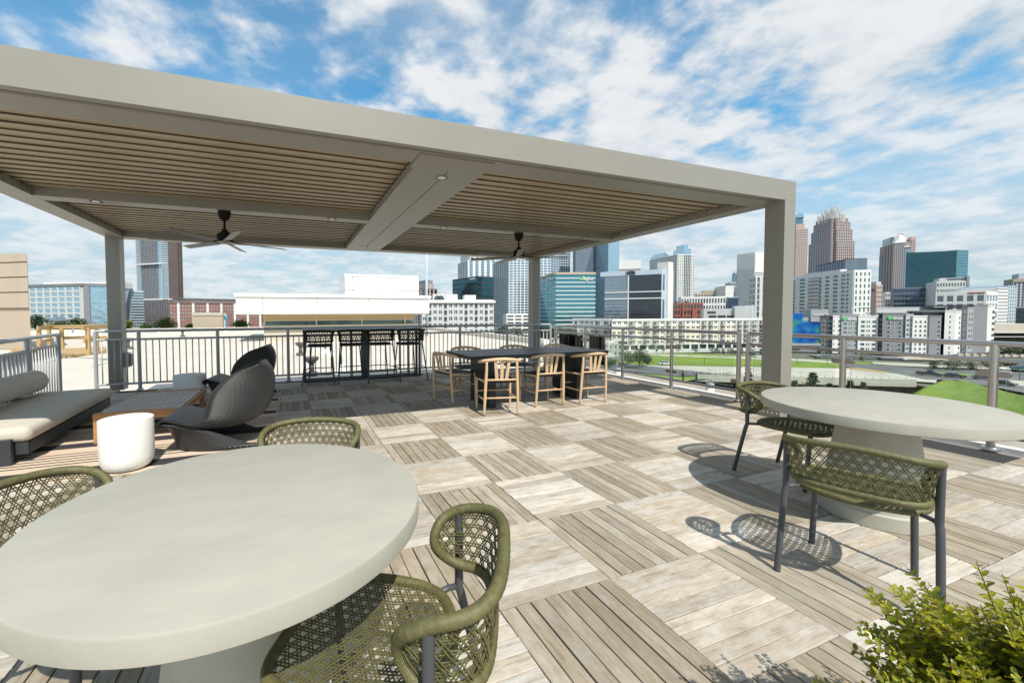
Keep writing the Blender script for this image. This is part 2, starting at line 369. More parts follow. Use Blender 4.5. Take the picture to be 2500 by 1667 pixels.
# louvre blades: sloping underside, gap shade painted on an added strip, flange lapping over the next blade
LZ = PZ0+.085
def louvre_prof(y, pitch):
    a, b = y+.004, y+pitch-.004
    return [(a, LZ), (b-.010, LZ+.014), (b-.006, LZ+.011), (b, LZ+.014), (b, LZ+.052), (y+pitch+.02, LZ+.056), (y+pitch+.02, LZ+.0615), (a+.03, LZ+.0635), (a, LZ+.05)]
M['gap_shade'] = mat('louvre_gap_shade', (.085, .065, .042), .8)  # dark strip on each blade edge: the shade between louvres put into colour
for xa, xb in ((PX0+BW+.012, CB0-.012), (CB1+.012, PX1-BW-.012)):
    strip_me = MB().box(xa, xb, -.001, .0035, LZ+.0015, LZ+.050).mesh('gap_shade', M['gap_shade'])
    for (y0, y1, nL) in ((PY0+FB+.004, MB0-.004, 15), (MB1+.004, PY1-BW-.004, 15)):
        pitch = (y1-y0-.03)/nL
        me_ = MB().extr_x(louvre_prof(0, pitch), xa, xb).mesh('louvre_blade', M['louvre'])
        for k in range(nL):
            o = link('louvre_blade', me_, perg, (0, y0+k*pitch, (k % 3)*.0008)); link('gap_shade', strip_me, o)
    # pivot pins seen at the open end
    pins = MB()
    for (y0, y1) in ((PY0+FB, MB0), (MB1, PY1-BW)):
        for k in range(14):
            yy = y0+.07+k*(y1-y0-.1)/14
            pins.box(xb-.001, xb+.011, yy-.012, yy+.012, LZ-.012, LZ+.012); pins.box(xa-.011, xa+.001, yy-.012, yy+.012, LZ-.012, LZ+.012)
    tag(part('pivot_pins', pins, M['pergdark']), kind='stuff')
part('roof_cap', MB().box(PX0+BW, PX1-BW, PY0+FB, PY1-BW, PZ1-.03, PZ1-.022), M['pergola'])
for (u, v) in ((1078, 434), (235, 492), (810, 535), (1083, 555), (1428, 581), (890, 602)):
    q = at_z(u, v, PZ0)
    d = part('downlight', MB().lathe([(.062, PZ0-.004), (.062, PZ0+.002), (.045, PZ0+.002), (.042, PZ0-.004)], 24, (q.x, q.y), False, False), M['pergola'], smooth=40)
    part('lens', MB().lathe([(.040, PZ0-.0035), (.02, PZ0-.0045)], 20, (q.x, q.y)), M['lampglass'], d)
# plates with a cross at the beam ends
for (x, y) in ((PX0+BW+.05, PY1-BW-.004), (CB0-.05, PY1-BW-.004), (PX1-BW-.06, PY1-BW-.004)):
    pl = part('end_plate', MB().box(x-.04, x+.04, y-.004, y, PZ0+.005, PZ0+.083), M['louvre'])
    cr = MB(); c = Vector((x, y-.0055, PZ0+.045))
    for s in (1, -1): cr.bar(c+Vector((-.016*s, 0, -.026)), c+Vector((.016*s, 0, .026)), .002, .011, (0, 1, 0))
    part('cross_slot', cr, M['under'], pl)

# ------------------------------------------------------------------ ceiling fans
M['fanblack'] = mat('matt_black_metal', (.010, .010, .010), .65, spec=.2)
M['blade'] = mat('fan_blade_bronze', (.16, .14, .115), .4, metal=.0, spec=.6)
_F = None
def make_fan(name, label, loc, a0, group):
    t = thing(name, label, 'ceiling fan', loc, a0, group)
    z0 = 0
    MB().lathe([(.03, -.115), (.055, -.10), (.072, -.06), (.078, -.02), (.078, 0)], 24).build('canopy', M['fanblack'], t, 40)
    MB().lathe([(.014, -.26), (.014, -.11)], 12).build('rod', M['fanblack'], t, 40)
    MB().lathe([(.09, -.385), (.092, -.375), (.092, -.30), (.088, -.29), (.06, -.288), (.06, -.27), (.04, -.268), (.036, -.235), (.02, -.225)], 28).build('motor', M['fanblack'], t, 35)
    MB().lathe([(.03, -.412), (.098, -.400), (.1, -.392), (.08, -.386)], 28).build('hub', M['blade'], t, 35)
    for k in range(7):
        a = 2*PI*k/7; d = Vector((math.cos(a), math.sin(a), 0)); n = Vector((-d.y, d.x, 0)); up = Vector((0, 0, 1))
        tilt = R(13); ay = n*math.cos(tilt)+up*math.sin(tilt); az = up*math.cos(tilt)-n*math.sin(tilt)
        b = MB(); b.obox(d*.50+Vector((0, 0, -.392)), d, ay, az, .34, .05, .004); blade = b.build('blade', M['blade'], t)
        MB().obox(d*.15+Vector((0, 0, -.389)), d, ay, az, .08, .022, .005).build('blade_arm', M['fanblack'], blade)
    return t
make_fan('ceiling_fan', 'black ceiling fan with seven flat blades hanging over the lounge seats', (-.80, 6.01, PZ0), R(-22), 'ceiling fans under the pergola')
make_fan('ceiling_fan', 'black ceiling fan with seven flat blades hanging over the dining table', (3.62, 6.01, PZ0), R(-67), 'ceiling fans under the pergola')

# ------------------------------------------------------------------ railings
M['rail_grey'] = mat('grey_painted_steel', (.40, .42, .43), .42, metal=.2, var=.05)
M['steel'] = mat('brushed_stainless', (.56, .53, .50), .3, metal=1.0, bump=.05, bscale=300, stretch=(1, 1, 8))
M['steel_dark'] = mat('brushed_stainless_clamp', (.40, .37, .34), .36, metal=1.0)
def glass_mat(name, tint, refl=1.0):
    m = bpy.data.materials.new(name); m.use_nodes = True; t = m.node_tree; t.nodes.clear()
    o = t.nodes.new('ShaderNodeOutputMaterial'); mx_ = t.nodes.new('ShaderNodeMixShader'); tr = t.nodes.new('ShaderNodeBsdfTransparent'); gl = t.nodes.new('ShaderNodeBsdfGlossy'); fr = t.nodes.new('ShaderNodeFresnel')
    tr.inputs[0].default_value = (*tint, 1); gl.inputs['Roughness'].default_value = .02; fr.inputs[0].default_value = 1.35
    gl.inputs[0].default_value = (refl, refl, refl, 1)
    t.links.new(fr.outputs[0], mx_.inputs[0]); t.links.new(tr.outputs[0], mx_.inputs[1]); t.links.new(gl.outputs[0], mx_.inputs[2]); t.links.new(mx_.outputs[0], o.inputs['Surface'])
    return m
M['pane'] = glass_mat('clear_glass', (.93, .97, .95))
def cyl(p, q, r, n=12): return MB().tube([p, q], r, n)
back = thing('railing', 'grey painted steel baluster railing along the back of the deck', 'railing', (0, 8.5, 0))
bx = [-3.13, -2.51, -1.29, -.07, 1.15, 2.37, 3.59, 4.81, 6.03]
for i, x in enumerate(bx):
    p = cyl((x, 0, 0), (x, 0, 1.03), .029, 14).build('post', M['rail_grey'], back, 40)
    if 0 < i: MB().lathe([(.055, 0), (.055, .012), (.034, .02)], 20, (x, 0)).build('base_flange', M['rail_grey'], p, 40)
for z, r, nm in ((1.03, .026, 'top_rail'), (.885, .019, 'second_rail'), (.115, .019, 'bottom_rail')):
    cyl((bx[0], 0, z), (bx[-1], 0, z), r, 14).build(nm, M['rail_grey'], back, 40)
bm_ = cyl((0, 0, .13), (0, 0, .87), .0095, 8).mesh('baluster', M['rail_grey'], True)
for a, b in zip(bx[:-1], bx[1:]):
    n = 11 if b-a > .9 else 6
    for k in range(1, n+1): link('baluster', bm_, back, (a+(b-a)*k/(n+1), 0, 0))
# left railing: two runs meeting at the corner by the sofa
left = thing('railing', 'grey painted steel railing behind the long sofa', 'railing', (0, 0, 0))
la, lb = Vector((-3.30, 7.74)), Vector((-2.93, 5.55)); d = (lb-la).normalized()
pts = [la+d*s for s in (0, 1.22, 2.22, 3.44, 4.66)]
# keep it out of the sofa: the run stands behind the seat
for i, p in enumerate(pts): cyl((p.x, p.y, -.05), (p.x, p.y, 1.02), .03, 12).build('post', M['rail_grey'], left, 40)
e = pts[-1]
for z, r, nm in ((1.02, .026, 'top_rail'), (.86, .019, 'second_rail'), (.10, .019, 'bottom_rail')): cyl((la.x, la.y, z), (e.x, e.y, z), r, 12).build(nm, M['rail_grey'], left, 40)
for k in range(1, 42):
    p = la+d*(4.66*k/42)
    link('baluster', bm_, left, (p.x, p.y, -.01))
# second grey run behind it, with taller slats
gate = thing('gate', 'grey slatted steel gate standing behind the left railing', 'gate', (0, 0, 0))
ga, gb = Vector((-3.72, 7.9)), Vector((-3.45, 5.9)); gd = (gb-ga).normalized()
for s in (0, 2.1):
    p = ga+gd*s; cyl((p.x, p.y, RZ), (p.x, p.y, .98), .035, 10).build('post', M['rail_grey'], gate, 40)
slm = MB().box(-.006, .006, -.045, .045, .02, .80).mesh('slat', M['rail_grey'])
for k in range(15):
    p = ga+gd*(.10+k*.135); link('slat', slm, gate, (p.x, p.y, 0), math.atan2(gd.y, gd.x)-PI/2)
for z in (.05, .72): MB().bar((ga.x, ga.y, z), (ga.x+gd.x*2.1, ga.y+gd.y*2.1, z), .03, .04).build('cross_rail', M['rail_grey'], gate)

right = thing('glass_railing', 'stainless steel railing with clear glass panels along the right edge', 'railing', (6.2, 0, 0))
ry = [8.52, 7.43, 6.32, 5.205, 4.075, 3.945, 2.865, 1.75, .64, -.47]
for i, y in enumerate(ry):
    p = cyl((0, y, .0), (0, y, 1.0), .030, 16).build('post', M['steel'], right, 40)
    MB().lathe([(.06, -.01), (.06, .014), (.056, .02), (.032, .022)], 24, (0, y)).build('base_flange', M['steel'], p, 40)
for (a, b) in ((8.52, 4.075), (3.945, -.47)):
    for z, r, nm in ((1.0, .027, 'top_rail'), (.845, .021, 'second_rail'), (.14, .021, 'bottom_rail')):
        cyl((0, a, z), (0, b, z), r, 14).build(nm, M['steel'], right, 40)
spans = [(a, b) for a, b in zip(ry[:-1], ry[1:]) if a-b > .5]
for a, b in spans:
    MB().box(-.006, .006, b+.075, a-.075, .20, .80).build('glass_panel', M['pane'], right)
    for y, s in ((a, -1), (b, 1)):
        for z in (.715, .285):
            cl = MB()
            ys = sorted((y+s*.02, y+s*.105))
            prof = [(ys[0], z-.026), (ys[1]-.02 if s > 0 else ys[1], z-.026)]
            yy0, yy1 = ys; n = 8; e_ = yy1 if s > 0 else yy0; c_ = e_-s*.028
            pr = [(y+s*.02, z-.028), (c_, z-.028)]+[(c_+s*.028*math.sin(PI*k/n), z-.028*math.cos(PI*k/n)) for k in range(1, n)]+[(c_, z+.028), (y+s*.02, z+.028)]
            cl.extr_x(pr, -.02, .02); cl.build('glass_clamp', M['steel_dark'], right)
# roof anchors on the outer strip
M['galv'] = mat('grey_enamel', (.27, .33, .36), .5, var=.15, vscale=20)
def anchor(loc, label):
    t = thing('roof_anchor', label, 'roof anchor', loc, 0, 'roof anchors along the right edge')
    MB().lathe([(.062, 0), (.062, .075), (.058, .08)], 24).build('base', M['whitestrip'], t, 40)
    MB().lathe([(.060, .0805), (.060, .15), (.055, .158), (.03, .162)], 24).build('cap', M['galv'], t, 40)
    MB().tube([(-.028, 0, .155), (-.03, 0, .20), (-.022, 0, .225), (0, 0, .236), (.022, 0, .225), (.03, 0, .20), (.028, 0, .155)], .011, 10).build('eye', M['galv'], t, True)
anchor((6.46, 6.72, -.012), 'grey steel roof anchor with an eye, behind the dining chairs')
anchor((6.44, 4.68, -.012), 'grey steel roof anchor with an eye, left of the right pergola post')
# ------------------------------------------------------------------ woven rope chairs
M['rope'] = mat('olive_rope', (.118, .110, .040), .5, var=.3, vscale=45, bump=.25, bscale=350)
M['rope_dark'] = mat('black_olive_rope', (.030, .030, .020), .6, var=.35, vscale=45, bump=.2, bscale=350)
M['charcoal'] = mat('charcoal_powder_coat', (.060, .063, .070), .45, bump=.03, bscale=250)
def catmull(pts, n, closed=False):
    P = [Vector(p) for p in pts]; m = len(P); outp = []
    segs = m if closed else m-1
    for i in range(segs):
        p1, p2 = P[i], P[(i+1) % m]
        p0 = P[(i-1) % m] if (closed or i > 0) else p1*2-p2
        p3 = P[(i+2) % m] if (closed or i+2 < m) else p2*2-p1
        for k in range(n):
            t = k/n; outp.append(.5*((2*p1)+(p2-p0)*t+(2*p0-5*p1+4*p2-p3)*t*t+(3*p1-p0-3*p2+p3)*t*t*t))
    if not closed: outp.append(P[-1])
    return outp
def resample(pts, step, closed=False):
    P = [Vector(p) for p in pts]
    if closed: P.append(P[0])
    L = [0.0]
    for a, b in zip(P[:-1], P[1:]): L.append(L[-1]+(b-a).length)
    n = max(2, int(round(L[-1]/step))); outp = []; j = 0
    for k in range(n if closed else n+1):
        s = L[-1]*k/n
        while j < len(L)-2 and L[j+1] < s: j += 1
        f = (s-L[j])/max(1e-9, L[j+1]-L[j]); outp.append(P[j].lerp(P[j+1], f))
    return outp
def wrapped(pts, r, closed, step=.0034, sides=10):
    q = resample(pts, step, closed); m = len(q)
    rr = [r*(1.0 if i % 2 else .885)*(1+.015*math.sin(i*.9)) for i in range(m)]
    return MB().tube(q, rr, sides, closed)
def kagome(mb, inside, fmap, s0, s1, t0, t1, pitch, r, wide, step=.011, lift=.0022, sides=4, fams=(0, 60, 120), ref=(0, 0), tri=False):
    diag = math.hypot(s1-s0, t1-t0); cx, cy = (s0+s1)/2, (t0+t1)/2
    for fi, ang in enumerate(fams):
        a = R(ang); d = Vector((math.cos(a), math.sin(a))); n = Vector((-d.y, d.x))
        base = n.dot(Vector((cx-ref[0], cy-ref[1])))
        K = int(diag/pitch/2)+2
        for k in range(-K, K+1):
            kk = math.floor(base/pitch)+k+.5
            for off in ((-wide, 0, wide) if tri else (-wide, wide)):
                c0 = kk*pitch+off; run = []
                o = Vector(ref)+n*c0; mid_ = d.dot(Vector((cx, cy))-Vector(ref))
                ns = int(diag/step)+2
                for j in range(-ns//2-1, ns//2+2):
                    p = o+d*(mid_+j*step)
                    if inside(p.x, p.y):
                        P, N = fmap(p.x, p.y)
                        run.append(P+N*(lift*(fi-1)+.0008*math.sin(j*1.7+k)))
                    else:
                        if len(run) > 1: mb.tube(run, r, sides, False, False, PI/4)
                        run = []
                if len(run) > 1: mb.tube(run, r, sides, False, False, PI/4)
    return mb
def back_geometry(hw, apex, tip, ztop, zlow, drop):
    """plan horseshoe as a function of arc length; returns map (s, t) -> point, normal and half length"""
    plan = catmull([(-hw*.90, tip, 0), (-hw, tip*.35, 0), (-hw*.93, apex*.55, 0), (-hw*.62, apex*.92, 0), (0, apex, 0), (hw*.62, apex*.92, 0), (hw*.93, apex*.55, 0), (hw, tip*.35, 0), (hw*.90, tip, 0)], 14)
    L = [0.0]
    for a, b in zip(plan[:-1], plan[1:]): L.append(L[-1]+(b-a).length)
    H = L[-1]/2
    def at(s):
        q = min(max(s+H, 0), L[-1]); lo = 0; hi = len(L)-1
        while hi-lo > 1:
            m_ = (lo+hi)//2
            if L[m_] <= q: lo = m_
            else: hi = m_
        f = (q-L[lo])/max(1e-9, L[hi]-L[lo]); p = plan[lo].lerp(plan[hi], f); t = (plan[hi]-plan[lo]).normalized()
        return p, Vector((t.y, -t.x, 0))
    def fmap(s, t):      # t from 0 (low rail) to 1 (top rail)
        p, n = at(s); k = (s/H)**2
        top = ztop-drop*k; low = zlow+.010*k
        return Vector((p.x, p.y, low+(top-low)*t))+n*(.030*(t-.5)), n     # the back leans outwards a little
    return fmap, H
def make_rope_chair(kind, dims, rope, weave_pitch, hi):
    g = dims
    t = thing(kind, 'x', g['cat'], (0, 0, 0))
    fmap, H = back_geometry(g['hw'], g['apex'], g['tip'], g['ztop'], g['zlow'], g['drop'])
    hgt = g['ztop']-g['zlow']; rc = hgt*.5
    loop = []
    for k in range(61): loop.append(fmap(-(H-rc)+2*(H-rc)*k/60, 1.0)[0])
    for k in range(1, 16):
        a = PI/2-PI*k/16; loop.append(fmap(H-rc+rc*math.cos(a), .5+.5*math.sin(a))[0])
    for k in range(61): loop.append(fmap((H-rc)-2*(H-rc)*k/60, 0.0)[0])
    for k in range(1, 16):
        a = -PI/2-PI*k/16; loop.append(fmap(-(H-rc)+rc*math.cos(a), .5+.5*math.sin(a))[0])
    wrapped(loop, g['rr'], True, .0034 if hi else .008, 10 if hi else 8).build('back_ring', rope, t, True)
    sc = hgt
    def inside(s, z):
        q = z/sc
        if not (0 <= q <= 1): return False
        e = abs(s)-(H-rc)
        return e <= 0 or e*e+(z-rc)**2 <= rc*rc
    kagome(MB(), inside, lambda s, z: fmap(s, z/sc), -H, H, 0, sc, weave_pitch, g['cr'], g['cw'], .012 if hi else .03, sides=4 if hi else 3, tri=False).build('back_weave', rope, t, hi)
    # seat
    sz = g['zseat']; sw, sf, sb = g['sw'], g['sf'], g['sb']
    plan = catmull([(-sw*.62, sb, sz), (-sw*.92, sb+.07, sz), (-sw, (sf+sb)*.5, sz+.004), (-sw*.90, sf-.06, sz+.008), (-sw*.66, sf, sz+.006), (0, sf+.012, sz+.002), (sw*.66, sf, sz+.006), (sw*.90, sf-.06, sz+.008), (sw, (sf+sb)*.5, sz+.004), (sw*.92, sb+.07, sz), (sw*.62, sb, sz), (0, sb-.035, sz)], 8, True)
    wrapped(plan, g['rr']*.95, True, .0036 if hi else .008, 9 if hi else 8).build('seat_ring', rope, t, True)
    poly = [(p.x, p.y) for p in plan]
    def inpoly(x, y):
        c = False; n = len(poly); j = n-1
        for i in range(n):
            xi, yi = poly[i]; xj, yj = poly[j]
            if (yi > y) != (yj > y) and x < (xj-xi)*(y-yi)/(yj-yi)+xi: c = not c
            j = i
        return c
    cxs, cys = 0, (sf+sb)/2
    def smap(x, y):
        e = min(1.0, (x/sw)**2+((y-cys)/((sf-sb)/2))**2)
        return Vector((x, y, sz+.006-.018*(1-e))), Vector((0, 0, 1))
    kagome(MB(), inpoly, smap, -sw, sw, sb-.04, sf+.02, weave_pitch*.92, g['cr'], g['cw'], .014 if hi else .03, sides=4 if hi else 3, fams=(90, 30, 150), tri=False).build('seat_weave', rope, t, hi)
    # frame
    lr = g['lr']
    for s in (-1, 1):
        pb, _ = (Vector((s*g['px'], g['py'], 0)), 0)
        ztop_post = g['ztop']-g['drop']*.45-.004
        pts = [(s*g['fx'], g['fy'], 0), (s*(g['px']+.004), g['py']-.012, sz-.06), (s*g['px'], g['py'], sz-.02), (s*g['px'], g['py'], sz+.03), (s*g['px'], g['py'], ztop_post)]
        l = MB().tube(resample(catmull(pts, 8), .02), lr, 12).build('rear_leg', M['charcoal'], t, 40)
        MB().tube([(s*g['fx'], g['fy'], -.001), (s*g['fx'], g['fy'], .006)], lr*1.02, 12).build('glide', M['under'], l, 40)
        MB().tube([(s*g['px'], g['py'], sz-.01), (s*(g['px']-.02), g['py']+.03, sz-.006), (s*sw*.84, sb+.045, sz-.004)], lr*.72, 10).build('seat_bracket', M['charcoal'], t, True)
        f = [(s*sw*.80, sf-.035, sz-.006), (s*g['ffx'], g['ffy'], 0)]
        MB().tube(f, lr, 12).build('front_leg', M['charcoal'], t, 40)
    return t
CH = dict(cat='chair', hw=.236, apex=-.135, tip=.075, ztop=.702, zlow=.494, drop=.058, rr=.0172, cr=.0021, cw=.0046, zseat=.420, sw=.225, sf=.43, sb=.02, lr=.0140, px=.250, py=.0, fx=.262, fy=-.09, ffx=.19, ffy=.375)
chair0 = make_rope_chair('rope_chair', CH, M['rope'], .0325, True)
chair0.location = (.378, .988, 0); chair0.rotation_euler = (0, 0, R(150-90)); chair0['group'] = 'olive rope chairs at the round tables'
G = 'olive rope chairs at the round tables'
chair0['label'] = 'olive woven rope chair in front, its seat tucked under the large left round table'
rope_chairs = {'near': chair0}
dup(chair0, (2.455, 1.075, 0), R(20-90), 'olive woven rope chair seen from behind, before the right round table', G)
dup(chair0, (3.68, 2.17, 0), R(-92-90), 'olive woven rope chair beyond the right round table, by the pergola post', G)
dup(chair0, (.085, 2.27, 0), R(-106-90), 'olive woven rope chair behind the left round table, only its back showing', G)
dup(chair0, (-.86, 1.79, 0), R(-28-90), 'olive woven rope chair at the left edge, partly behind the left round table', G)

# bar stools
BS = dict(cat='bar stool', hw=.255, apex=-.12, tip=.09, ztop=1.005, zlow=.80, drop=.03, rr=.021, cr=.0036, cw=.0052, zseat=.715, sw=.215, sf=.38, sb=.02, lr=.0125, px=.232, py=.0, fx=.285, fy=-.155, ffx=.235, ffy=.42)
stool0 = make_rope_chair('bar_stool', BS, M['rope_dark'], .040, False)
for s in (-1, 1):
    MB().tube([(s*.270, -.10, .26), (s*.234, .41, .26)], .009, 8).build('side_rung', M['charcoal'], stool0, True)
MB().tube([(-.234, .41, .26), (.234, .41, .26)], .009, 8).build('front_rung', M['charcoal'], stool0, True)
MB().tube([(-.272, -.105, .20), (.272, -.105, .20)], .010, 8).build('rear_rung', M['charcoal'], stool0, True)
GS = 'bar stools along the high table'
stool0['group'] = GS; stool0['label'] = 'black woven bar stool at the left end of the high table'
stool0.location = (.47, 7.83, 0); stool0.rotation_euler = (0, 0, R(-9))
dup(stool0, (1.085, 7.84, 0), R(-2), 'black woven bar stool, second from the left end of the high table', GS)
dup(stool0, (1.635, 7.83, 0), R(2), 'black woven bar stool, second from the right end of the high table', GS)
dup(stool0, (2.20, 7.66, 0), R(5), 'black woven bar stool at the right end of the high table', GS)
# high table
M['bartop'] = mat('pale_grey_laminate', (.42, .44, .47), .35, var=.05)
M['navysteel'] = mat('dark_blue_grey_steel', (.045, .052, .068), .45)
bt = thing('bar_table', 'long narrow high table with a grey top against the back railing', 'bar table', (0, 0, 0))
MB().cbox(.19, 2.56, 8.12, 8.43, .985, 1.02, .003).build('top', M['bartop'], bt)
MB().box(.23, 2.52, 8.15, 8.40, .955, .984).build('apron', M['navysteel'], bt)
for x in (.225, 1.36, 1.43, 2.52):
    for y in (8.16, 8.39): MB().box(x-.022, x+.022, y-.022, y+.022, 0, .954).build('leg', M['navysteel'], bt)
for (a, b) in ((.248, 1.337), (1.453, 2.497)):
    for y in (8.16, 8.39): MB().box(a, b, y-.02, y+.02, .0, .042).build('floor_rail', M['navysteel'], bt)

# ------------------------------------------------------------------ round concrete tables
M['concrete'] = mat('pale_concrete', (.395, .375, .312), .5, color2=(.335, .318, .265), vscale=3.2, bump=.05, bscale=120, stretch=(1, 2.4, 1), spec=.4, detail=12)
M['concrete_base'] = mat('pale_concrete_base', (.42, .40, .33), .65, var=.10, vscale=5, bump=.06, bscale=60)
def round_table(loc, r, label, sx=1.0, rz=0):
    t = thing('round_table', label, 'table', loc, rz, 'round concrete tables')
    th = .062; z1 = .722
    prof = [(r-.03, z1-th), (r-.005, z1-th), (r, z1-th+.005), (r, z1-.008), (r-.0025, z1-.0025), (r-.008, z1)]
    b = MB(); b.lathe(prof, 128); b.v = [(x*sx, y, z) for x, y, z in b.v]; b.build('tabletop', M['concrete'], t, 30)
    rb = .262
    MB().lathe([(rb-.004, 0), (rb, .004), (rb, .085), (rb-.012, .095), (.175, z1-th-.001)], 72).build('pedestal', M['concrete_base'], t, 25)
    return t
round_table((-.152, 1.404, 0), .553, 'round pale concrete table large in the lower left corner')
round_table((3.50, 1.443, 0), .580, 'round pale concrete table at the right, by the glass railing', 1.06, R(14))
# ------------------------------------------------------------------ lounge corner: rug, sofa, coffee table, side tables, wicker chairs
def rug_mat():
    m = bpy.data.materials.new('striped_rug'); m.use_nodes = True; t = m.node_tree; b = t.nodes['Principled BSDF']; L = t.links
    g = t.nodes.new('ShaderNodeTexCoord'); sp = t.nodes.new('ShaderNodeSeparateXYZ'); L.new(g.outputs['Object'], sp.inputs[0])
    def mth(op, a, b_=None):
        n = t.nodes.new('ShaderNodeMath'); n.operation = op
        for i, v in enumerate((a, b_)):
            if v is None: continue
            if isinstance(v, (int, float)): n.inputs[i].default_value = v
            else: L.new(v, n.inputs[i])
        return n.outputs[0]
    fr = mth('FRACT', mth('DIVIDE', mth('ADD', sp.outputs[1], 10*.82), .82))
    cr = t.nodes.new('ShaderNodeValToRGB'); cr.color_ramp.interpolation = 'CONSTANT'; L.new(fr, cr.inputs[0])
    lt, dk = (.62, .49, .37, 1), (.035, .03, .035, 1)
    e = cr.color_ramp.elements; e[0].position = 0; e[0].color = dk; e[1].position = .215; e[1].color = lt
    for k in range(5):
        p = .375+k*.096
        a = e.new(p); a.color = dk; a = e.new(p+.030); a.color = lt
    L.new(cr.outputs[0], b.inputs['Base Color']); b.inputs['Roughness'].default_value = .9
    wv = t.nodes.new('ShaderNodeTexNoise'); mp = t.nodes.new('ShaderNodeMapping'); mp.inputs['Scale'].default_value = (60, 300, 1); L.new(g.outputs['Object'], mp.inputs[0]); L.new(mp.outputs[0], wv.inputs['Vector']); wv.inputs['Scale'].default_value = 1
    bp = t.nodes.new('ShaderNodeBump'); bp.inputs['Strength'].default_value = .5; bp.inputs['Distance'].default_value = .004; L.new(wv.outputs['Fac'], bp.inputs['Height']); L.new(bp.outputs[0], b.inputs['Normal'])
    return m
rug = tag(MB().cbox(-2.62, 0, -1.75, 1.50, .0025, .011, .003).build('rug', rug_mat(), None, loc=(-.215, 5.735, 0)), 'beige outdoor rug with black stripes under the lounge seats', 'rug')
MB().cbox(0.001, .03, -1.75, 1.50, .0025, .0125, .003).build('binding', mat('rug_binding', (.50, .44, .37), .9), rug)

M['cushion'] = mat('oatmeal_canvas', (.56, .515, .43), .85, var=.05, vscale=5, bump=.15, bscale=400)
M['sofaframe'] = mat('graphite_powder_coat', (.040, .044, .050), .4, bump=.03, bscale=200)
def soft_box(x0, x1, y0, y1, z0, z1, r, n=5, crown=.0):
    b = MB(); 
    def prof(x0, x1, y0, y1, r, n):
        pts = []
        for cx, cy, a0 in ((x1-r, y1-r, 0), (x0+r, y1-r, 90), (x0+r, y0+r, 180), (x1-r, y0+r, 270)):
            for k in range(n+1):
                a = R(a0+90*k/n); pts.append((cx+r*math.cos(a), cy+r*math.sin(a)))
        return pts
    rings = []
    rz = min(r, (z1-z0)/2*.98)
    for k in range(n+1):
        a = R(-90+90*k/n); rings.append((rz*(1-math.cos(a)), z0+rz+rz*math.sin(a)))
    for k in range(n+1):
        a = R(90*k/n); rings.append((rz*(1-math.cos(a)), z1-rz+rz*math.sin(a)))
    vs = []; m = None
    for ins, z in rings:
        p = prof(x0+ins, x1-ins, y0+ins, y1-ins, max(.004, r*1.2-ins), 4); m = len(p); vs += [(x, y, z) for x, y in p]
    fs = [(i*m+k, i*m+(k+1) % m, (i+1)*m+(k+1) % m, (i+1)*m+k) for i in range(len(rings)-1) for k in range(m)]
    fs.append(tuple(reversed(range(m))))
    # crowned top: inner rings
    base = (len(rings)-1)*m; last = base
    for ins, dz in ((.06, .006), (.16, .011), (.28, .013)):
        p = prof(x0+rz+ins, x1-rz-ins, y0+rz+ins, y1-rz-ins, .05, 4); s = len(vs); vs += [(x, y, z1+dz*crown) for x, y in p]
        fs += [(last+k, last+(k+1) % m, s+(k+1) % m, s+k) for k in range(m)]; last = s
    fs.append(tuple(range(last, last+m)))
    b.add(vs, fs); return b
sofa = thing('sofa', 'long low sofa with an oatmeal seat cushion, round bolster and graphite frame', 'sofa', (-2.17, 4.58, 0), R(3.2))
soft_box(-.80, 0, 0, 2.16, .195, .325, .055, 6, 1.0).build('seat_cushion', M['cushion'], sofa, True)
MB().tube([(-.004, .03, .262), (-.004, 2.1, .262)], .003, 6).build('piping', M['cushion'], sofa.children[0], True)
fr = MB(); fr.box(-.78, -.03, .03, .07, .085, .19); fr.box(-.78, -.03, 2.08, 2.12, .085, .19); fr.box(-.07, -.025, .0705, 2.0795, .085, .19); fr.box(-.78, -.735, .0705, 2.0795, .085, .19)
fr.build('frame', M['sofaframe'], sofa)
for y in (.012, 2.10):
    MB().cbox(-.84, -.115 if y < 1 else -.17, y-.05, y-.012, 0, .238, .006).build('leg_panel', M['sofaframe'], sofa)
for y in (.55, 1.62):
    MB().box(-.83, -.79, y-.13, y+.13, .12, .50).build('back_bracket', M['sofaframe'], sofa)
bl = MB(); ends = []
prof = []
for k in range(9): a = R(90*k/8); prof.append((.132*math.sin(a), .10-.10*math.cos(a)))
for k in range(9): a = R(90-90*k/8); prof.append((.132*math.sin(a)+1e-4, 2.02-.10+.10*math.cos(a)))
bl.lathe([(max(r, .002), z) for r, z in prof], 36)
bl.v = [(x, z-.06, y) for x, y, z in bl.v]; bl.f = [tuple(reversed(f)) for f in bl.f]
bl.build('bolster', M['cushion'], sofa, True, loc=(-.70, 0, .50))

M['teak'] = mat('oiled_teak', (.50, .26, .105), .5, color2=(.38, .18, .065), vscale=4, stretch=(1.5, 14, 14), bump=.1, bscale=20)
M['teakgrey'] = mat('teak_slat_greyed', (.56, .43, .35), .45, color2=(.45, .335, .27), vscale=4, stretch=(14, 1.2, 14), bump=.15, bscale=30)
ct = thing('coffee_table', 'low teak coffee table with greyed slats, in front of the sofa', 'coffee table', (-1.505, 5.65, 0))
for y0, y1 in ((-.635, -.575), (.575, .635)):
    MB().cbox(-.385, .385, y0, y1, .262, .312, .005).build('top_rail', M['teak'], ct)
for s in (-1, 1):
    MB().box(s*.385-(.028 if s > 0 else 0), s*.385+(.028 if s < 0 else 0), -.574, .574, .225, .290).build('side_rail', M['teak'], ct)
slat_me = MB().cbox(-.0295, .0295, -.573, .573, .286, .304, .002).mesh('slat', M['teakgrey'])
for k in range(11): link('slat', slat_me, ct, (-.325+k*.065, 0, 0))
